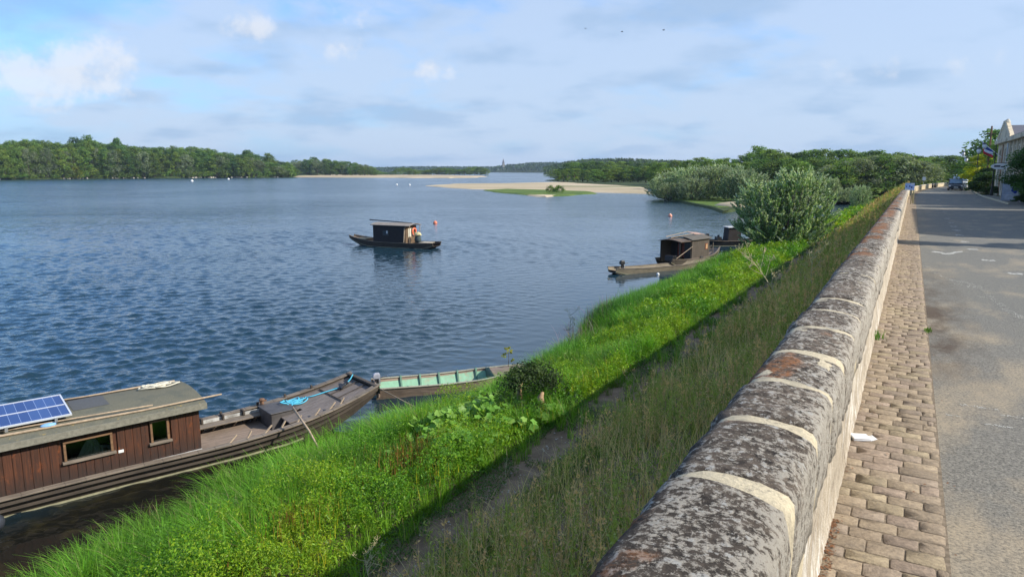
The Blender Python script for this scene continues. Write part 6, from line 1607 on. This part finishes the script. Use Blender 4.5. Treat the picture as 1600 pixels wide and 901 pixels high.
rtree(hb_, 106, 7.5, 266, 4.4, 'taller dark bush behind the kerb below the yellow tree', 'hedge_bush', 'bush')
rtree(hb_, 93, 7.4, 292, 2.4, 'low bush in front of the foot of the gabled building', 'hedge_bush', 'bush')
rtree(hb_, 70, 8.0, 301, 2.4, 'low dull hedge bush behind the event board', 'hedge_bush', 'bush')
rtree(hb_, 65, 7.9, 299, 2.4, 'low dull hedge bush at the right edge of the photo beside the event board', 'hedge_bush', 'bush')
# event board (A-frame banner)
eb = road_thing('event_board', 67.5, 6.75, 'grey framed standing board with faded blue and white poster at the right roadside', 'sign', rz=math.radians(8))
b = MB(); b.box((-.65, -.03, .10), (-.61, .03, 1.62)); b.box((.61, -.03, .10), (.65, .03, 1.62)); b.box((-.609, -.03, 1.58), (.609, .03, 1.62)); b.box((-.609, -.03, .10), (.609, .03, .14))
for x in (-.6, .6): b.bar((x, 0, .15), (x, .5, -.0), .04); b.bar((x, 0, .15), (x, -.35, .0), .04)
b.build('frame', M['metal'], eb); MB().box((-.608, -.012, .141), (.608, .012, 1.579)).build('poster', simple('faded_poster', (.42, .47, .56), .6, .25, 3, dirt=(.30, .36, .52)), eb)
b = MB()
for (x, z, r) in ((.12, .92, .13), (.27, .80, .13), (.1, 1.12, .07)): b.lathe([(r, 0), (r, .006)], (x, -.014, z), 10, Matrix.Rotation(PI / 2, 4, 'X'))
b.build('blue_spots', simple('poster_blue', (.03, .06, .32), .6), eb)
b = MB()
for i in range(4): b.box((-.5 + .03 * i, -.016, .55 - i * .1), (.1 + .1 * (i % 2), -.013, .585 - i * .1))
b.box((.15, -.016, .3), (.5, -.013, .5)); b.build('white_patches', simple('poster_white', (.70, .70, .72), .6), eb)
# blue and white sign at the end of the dark wall
bs = road_thing('blue_sign', 58.6, -.10, 'small blue and white sign panel on a post at the end of the dark wall', 'sign')
b = MB(); b.box((.05, -.04, 0), (.13, .04, 1.3)); b.build('post', simple('yellow_post', (.50, .42, .24), .8), bs)
MB().box((-.36, -.06, 1.0), (.24, -.045, 1.50)).build('panel', simple('sign_paint', (.40, .52, .78), .6, .15, 6), bs)
b = MB()
for (x, z, r) in ((-.07, 1.28, .055), (.06, 1.2, .06), (-.26, 1.26, .04)): b.lathe([(r, 0), (r, .006)], (x, -.0605, z), 10, Matrix.Rotation(PI / 2, 4, 'X'))
b.build('dark_spots', simple('navy', (.02, .03, .16), .6), bs)
b = MB(); b.box((-.355, -.063, 1.005), (-.13, -.0605, 1.10)); b.box((.02, -.063, 1.40), (.23, -.0605, 1.49)); b.build('white_patches', M['white'], bs)
wp = road_thing('yellow_post', 60.4, .12, 'short pale yellow wooden post just behind the blue and white sign', 'post'); MB().box((-.05, -.05, 0), (.05, .05, .95)).build('shaft', simple('yellow_post2', (.46, .40, .2), .8), wp, bevel=.01); MB().box((-.052, -.052, .951), (.052, .052, .99)).build('cap', M['pole'], wp)
rs = road_thing('road_sign', 126, -.35, 'small white road sign on a thin post standing at the cream wall in the bend', 'sign'); MB().tube([(0, 0, 0), (0, 0, 1.9)], .03, 6).build('post', M['metal'], rs); MB().box((-.24, -.05, 1.35), (.24, -.031, 1.85)).build('plate', M['white'], rs)
# cars
def car(u, v, rz, paint, label, kind='suv', name='parked_car'):
    t = road_thing(name, u, v, label, 'car', rz=rz); L, W_, H = (4.4, 1.82, 1.62) if kind == 'suv' else (4.0, 1.72, 1.45) if kind == 'car' else (5.0, 1.95, 2.2)
    def sec(y, w, z0, z1): return [(-w / 2, y, z0), (-w / 2 * 1.02, y, (z0 + z1) / 2), (-w / 2 * .94, y, z1), (w / 2 * .94, y, z1), (w / 2 * 1.02, y, (z0 + z1) / 2), (w / 2, y, z0)]
    hz = .57 * H if kind != 'van' else .60 * H
    b = MB(); b.loft([sec(0, W_ * .86, .35, hz * .72), sec(.12, W_ * .96, .25, hz * .86), sec(.9, W_, .22, hz * .97), sec(1.4, W_, .22, hz), sec(L - .5, W_, .22, hz), sec(L - .08, W_ * .95, .26, hz * .97), sec(L, W_ * .88, .4, hz * .8)]); b.build('body', paint, t, bevel=.03)
    f0, f1 = (.95, 1.75) if kind != 'van' else (.6, 1.2)
    b = MB(); b.loft([[(-W_ * .485, f0, hz - .02), (-W_ * .485, L - .25, hz - .02), (W_ * .485, L - .25, hz - .02), (W_ * .485, f0, hz - .02)], [(-W_ * .42, f1, H), (-W_ * .42, L - .55, H), (W_ * .42, L - .55, H), (W_ * .42, f1, H)]]); b.build('roof', paint, t, bevel=.04)
    wn = MB(); dz = H - hz
    def lerp(a, c, s): return tuple(a[i] + (c[i] - a[i]) * s for i in range(3))
    A0, A1, B0, B1 = (-W_ * .485, f0, hz), (W_ * .485, f0, hz), (-W_ * .42, f1, H), (W_ * .42, f1, H)
    q = [lerp(lerp(A0, A1, .06), lerp(B0, B1, .06), .08), lerp(lerp(A0, A1, .94), lerp(B0, B1, .94), .08), lerp(lerp(A0, A1, .94), lerp(B0, B1, .94), .88), lerp(lerp(A0, A1, .06), lerp(B0, B1, .06), .88)]
    wn.add([(a, c - .02, e + .02) for a, c, e in q], [(0, 1, 2, 3)]); wn.build('windscreen', simple('windscreen_glass', (.16, .24, .34), .12, .1, 3, bump=0, spec=.7), t)
    for s in (-1, 1):
        w = MB(); w.add([(s * (W_ * .48 + .005), f0 + .45, hz + .06), (s * (W_ * .48 + .005), L - .55, hz + .06), (s * (W_ * .425 + .012), L - .85, H - .09), (s * (W_ * .425 + .012), f1 + .15, H - .09)], [(0, 1, 2, 3)]); w.build('side_window', M['darkglass'], t)
        hl = MB(); hl.box((s * W_ * .40 - .16, -.01, hz * .60), (s * W_ * .40 + .10, .10, hz * .74)); hl.build('headlight', simple('headlight_glass', (.65, .68, .72), .15, .05, 3, bump=0), t, bevel=.02)
        MB().box((s * (W_ * .5 + .10) - .09, f0 + .35, hz + .02), (s * (W_ * .5 + .10) + .09, f0 + .47, hz + .16)).build('mirror', paint, t, bevel=.02)
        for y in (.85, L - .85):
            tw = MB().lathe([(.18, -.11), (.33, -.10), (.34, 0), (.33, .10), (.18, .11)], (s * (W_ / 2 - .10), y, .34), 16, Matrix.Rotation(PI / 2, 4, 'Y')).build('wheel', M['black'], t, smooth=True)
            MB().lathe([(.02, -.115), (.20, -.115), (.20, .115), (.02, .115)], (s * (W_ / 2 - .10), y, .34), 12, Matrix.Rotation(PI / 2, 4, 'Y')).build('rim', M['metal'], tw)
    MB().box((-.45, -.015, .48), (.45, .02, hz * .62)).build('grille', M['black'], t); MB().box((-.26, -.03, .40), (.26, -.016, .50)).build('number_plate', M['white'], t)
    return t
def paint(name, c): return simple(name, c, .25, .04, 2, bump=0, spec=.6)
car(118.5, 4.05, 0, paint('dark_blue_paint', (.03, .04, .055)), 'dark blue grey car facing the camera, parked at the right side of the road')
car(124, 4.45, 0, paint('white_van_paint', (.70, .72, .74)), 'white van parked right behind the dark car, only its roof showing', 'van', 'parked_van')
car(170, 2.0, math.radians(-70), paint('silver_paint', (.55, .56, .58)), 'pale silver car seen from the side far down the road at the cream wall', 'car')
# bicycle leaning at the roadside
bk = road_thing('bicycle', 112, 5.2, 'bicycle standing at the kerb beside the dark parked car', 'bicycle', rz=math.radians(25)); 
for y in (0, 1.05):
    w = MB(); n = 20
    w.tube([(0, y + .33 * math.cos(2 * PI * i / n), .34 + .33 * math.sin(2 * PI * i / n)) for i in range(n + 1)], .022, 5, cap=False)
    for i in range(8): w.tube([(0, y, .34), (0, y + .32 * math.cos(PI * i / 4), .34 + .32 * math.sin(PI * i / 4))], .004, 3, cap=False)
    w.build('wheel', M['black'], bk)
b = MB(); b.tube([(0, 0, .34), (0, .15, .85), (0, .2, 1.0)], .02, 5); b.tube([(0, .15, .82), (0, .7, .78)], .018, 5); b.tube([(0, .15, .78), (0, .55, .35), (0, .72, .88)], .018, 5); b.tube([(0, .55, .35), (0, 1.05, .34), (0, .7, .78)], .014, 5); b.build('frame', M['metal'], bk)
b = MB(); b.tube([(-.25, .25, 1.02), (0, .18, 1.0), (.25, .25, 1.02)], .014, 5); b.build('handlebar', M['black'], bk); MB().box((-.07, .62, .88), (.07, .85, .93)).build('saddle', M['black'], bk, bevel=.02)
# bollards at the bend
for i, (u, v, lb_) in enumerate(((141, -.05, 'dark low bollard at the cream wall in the bend, the nearer one'), (146, -.05, 'dark low bollard at the cream wall in the bend, the farther one'))):
    t = road_thing('bollard', u, v, lb_, 'bollard'); MB().lathe([(.14, 0), (.13, .75), (.10, .8)], (0, 0, 0), 10).build('post', M['black'], t); MB().lathe([(.135, .55), (.135, .65)], (0, 0, 0), 10).build('band', M['metal'], t)
# two people walking far down the road
def person(u, v, rz, top, leg, label, stride=.25):
    t = road_thing('person', u, v, label, 'person', rz=rz); me = bpy.data.meshes.new('body'); s = stride
    J = [(0, 0, .95), (0, 0, 1.2), (0, 0, 1.42), (0, 0, 1.53), (0, -.02, 1.66), (0, -.02, 1.74), (-.17, 0, 1.42), (-.23, .05, 1.15), (-.24, -.04, .90), (-.24, -.08, .80), (.17, 0, 1.42), (.23, -.05, 1.15), (.24, -.12, .92), (.24, -.14, .82),
         (-.10, 0, .90), (-.11, -s, .50), (-.11, -s * .8, .07), (-.11, -s * .8 - .14, .04), (.10, 0, .90), (.11, s * .5, .50), (.11, s * 1.2, .12), (.11, s * 1.2 - .12, .05)]
    E_ = [(0, 1), (1, 2), (2, 3), (3, 4), (4, 5), (2, 6), (6, 7), (7, 8), (8, 9), (2, 10), (10, 11), (11, 12), (12, 13), (0, 14), (14, 15), (15, 16), (16, 17), (0, 18), (18, 19), (19, 20), (20, 21)]
    R_ = [.15, .14, .15, .065, .095, .07, .075, .05, .04, .035, .075, .05, .04, .035, .10, .075, .05, .045, .10, .075, .05, .045]
    me.from_pydata(J, E_, []); o = bpy.data.objects.new('body', me); C.objects.link(o); o.parent = t
    md = o.modifiers.new('skin', 'SKIN'); 
    for i, d in enumerate(me.skin_vertices[0].data): d.radius = (R_[i], R_[i] * (.75 if i in (0, 1, 2) else 1)); d.use_root = (i == 0)
    o.modifiers.new('sub', 'SUBSURF').levels = 1; o.modifiers['sub'].render_levels = 2
    mt_ = NT('figure_' + label[:6].strip()); s_ = mt_.n('ShaderNodeSeparateXYZ'); mt_.L(mt_.obj, s_.inputs[0])
    c = mt_.mix(mt_.math('GREATER_THAN', s_.outputs[2], .93), leg, top); c = mt_.mix(mt_.math('GREATER_THAN', s_.outputs[2], 1.50), c, (.48, .30, .22)); me.materials.append(mt_.done(mt_.pbr(c, .8)))
    MB().lathe([(.09, 1.67), (.105, 1.72), (.08, 1.80), (.02, 1.825)], (0, .0, 0), 10).build('hair', simple('dark_hair', (.05, .035, .025), .8), t, smooth=True)
person(158, 2.7, 0, (.10, .02, .03), (.03, .03, .04), 'person in dark red top walking on the road far away, the left one of two')
person(152, 3.25, .3, (.70, .70, .72), (.02, .02, .025), 'person in white top and dark trousers walking far away, the right one of two')
# ------------------------------------------------------------------ small things on the quay
q = P(*uvp(1344, 686)); q.z = zroad(6) + .004
bx = empty('takeaway_box', q, ROT + .5, 'flattened white takeaway box lying on the paved strip against the wall', 'box')
MB().add([(-.07, -.045, 0), (.07, -.05, 0), (.075, .05, .002), (-.065, .05, .002), (-.075, -.05, .028), (.06, -.045, .022), (.065, .045, .026), (-.06, .055, .030)], [(0, 1, 2, 3), (4, 5, 6, 7), (0, 1, 5, 4), (1, 2, 6, 5), (2, 3, 7, 6), (3, 0, 4, 7)]).build('lid', M['white'], bx, bevel=.004)
MB().add([(.07, -.05, .004), (.115, -.035, .012), (.11, .04, .016), (.075, .045, .006)], [(0, 1, 2, 3)]).build('flap', M['white'], bx)
b = MB(); r = random.Random(12)
for i in range(300):
    if i < 170: u = r.uniform(3.2, 4.3); v = -.255 + abs(r.gauss(0, .028))
    else: u = r.uniform(3, 24); v = r.choice((-.25 + abs(r.gauss(0, .03)), r.uniform(-.2, .3), .34 + abs(r.gauss(0, .06))))
    p0 = Vector((v, u, zroad(u) + .008 + r.uniform(0, .006))); a = r.uniform(0, 6.3); L_ = r.uniform(.006, .016); d = Vector((math.cos(a), math.sin(a), r.uniform(-.2, .3))) * L_; n = Vector((-math.sin(a), math.cos(a), r.uniform(-.3, .3))) * L_ * .55
    b.add([p0 - d, p0 + n, p0 + d, p0 - n], [(0, 1, 2, 3)])
o = b.build('fallen_leaves', simple('brown_leaves', (.17, .075, .03), .85, .4, 30)); o.rotation_euler.z = ROT; tag(o, 'small brown dead leaves and grit gathered along the foot of the wall', 'leaves', kind='stuff')
def weed(px, py, n, R, label, name='wall_weed', h=.09):
    u, v = uvp(px, py); rg_ = np.random.default_rng(int(px)); pos = np.stack([v + rg_.normal(0, R * .35, n), u + rg_.normal(0, R, n), np.full(n, zroad(u) + .0)], 1)
    V, Fq, Cc = blades(pos, rg_.uniform(.4 * h, h, n), np.full(n, .010), rg_.uniform(0, 6.28, n), rg_.uniform(.3, 1.0, n), rg_, 3, vary((.10, .20, .03), n, rg_, .25))
    o = np_mesh(name, V, Fq, M['grass'], col=Cc); o.rotation_euler.z = ROT; tag(o, label, 'plant')
weed(1368, 528, 60, .10, 'small green weed growing at the foot of the wall beside the setts', h=.14)
weed(1450, 517, 60, .05, 'tiny green weed at the edge between setts and asphalt in the dark dirt patch', h=.07)
# ------------------------------------------------------------------ birds and the far church spire
for i, (px, py) in enumerate(((915, 45), (972, 50), (1037, 47.5))):
    q = atY(px, py, 62); t = empty('bird', q, rnd.uniform(0, 6), ('small dark bird high in the sky, leftmost of three', 'small dark bird high in the sky, middle of three', 'small dark bird high in the sky, rightmost of three')[i], 'bird')
    bm_ = simple('dark_feathers_%d' % i, (.03, .03, .035), .8)
    body = MB().lathe([(.005, -.11), (.022, -.05), (.028, 0), (.018, .06), (.02, .085), (.004, .11)], (0, 0, 0), 8, Matrix.Rotation(PI / 2, 4, 'X')).build('body', bm_, t, smooth=True)
    for s in (-1, 1):
        MB().add([(0, -.03, .01), (s * .09, -.05, .04 + .02 * i), (s * .19, .0, .03), (s * .09, .03, .045), (0, .03, .01)], [(0, 1, 3, 4), (1, 2, 3)]).build('wing', bm_, t)
ch = empty('church_tower', Vector((atY(786.5, 262, 2250).x, 2250, 10)), .3, 'thin grey church spire rising over the most distant wooded hill', 'church')
MB().box((-3.2, -3.2, 0), (3.2, 3.2, 18)).build('tower', simple('grey_stone', (.25, .24, .22), .9), ch); MB().add([(-3.4, -3.4, 18), (3.4, -3.4, 18), (3.4, 3.4, 18), (-3.4, 3.4, 18), (0, 0, 33)], [(0, 1, 4), (1, 2, 4), (2, 3, 4), (3, 0, 4), (3, 2, 1, 0)]).build('spire', M['slate'], ch)
# ================================================================== HAZE
nt_ = NT('haze_air'); pv = nt_.n('ShaderNodeVolumePrincipled'); pv.inputs['Density'].default_value = .00010; pv.inputs['Color'].default_value = (.62, .76, .97, 1); pv.inputs['Anisotropy'].default_value = .2
nt_.L(pv.outputs[0], nt_.out.inputs['Volume'])
tag(MB().box((-3600, -62, -2.6), (2600, 3300, 62)).build('haze', nt_.m), kind='stuff')
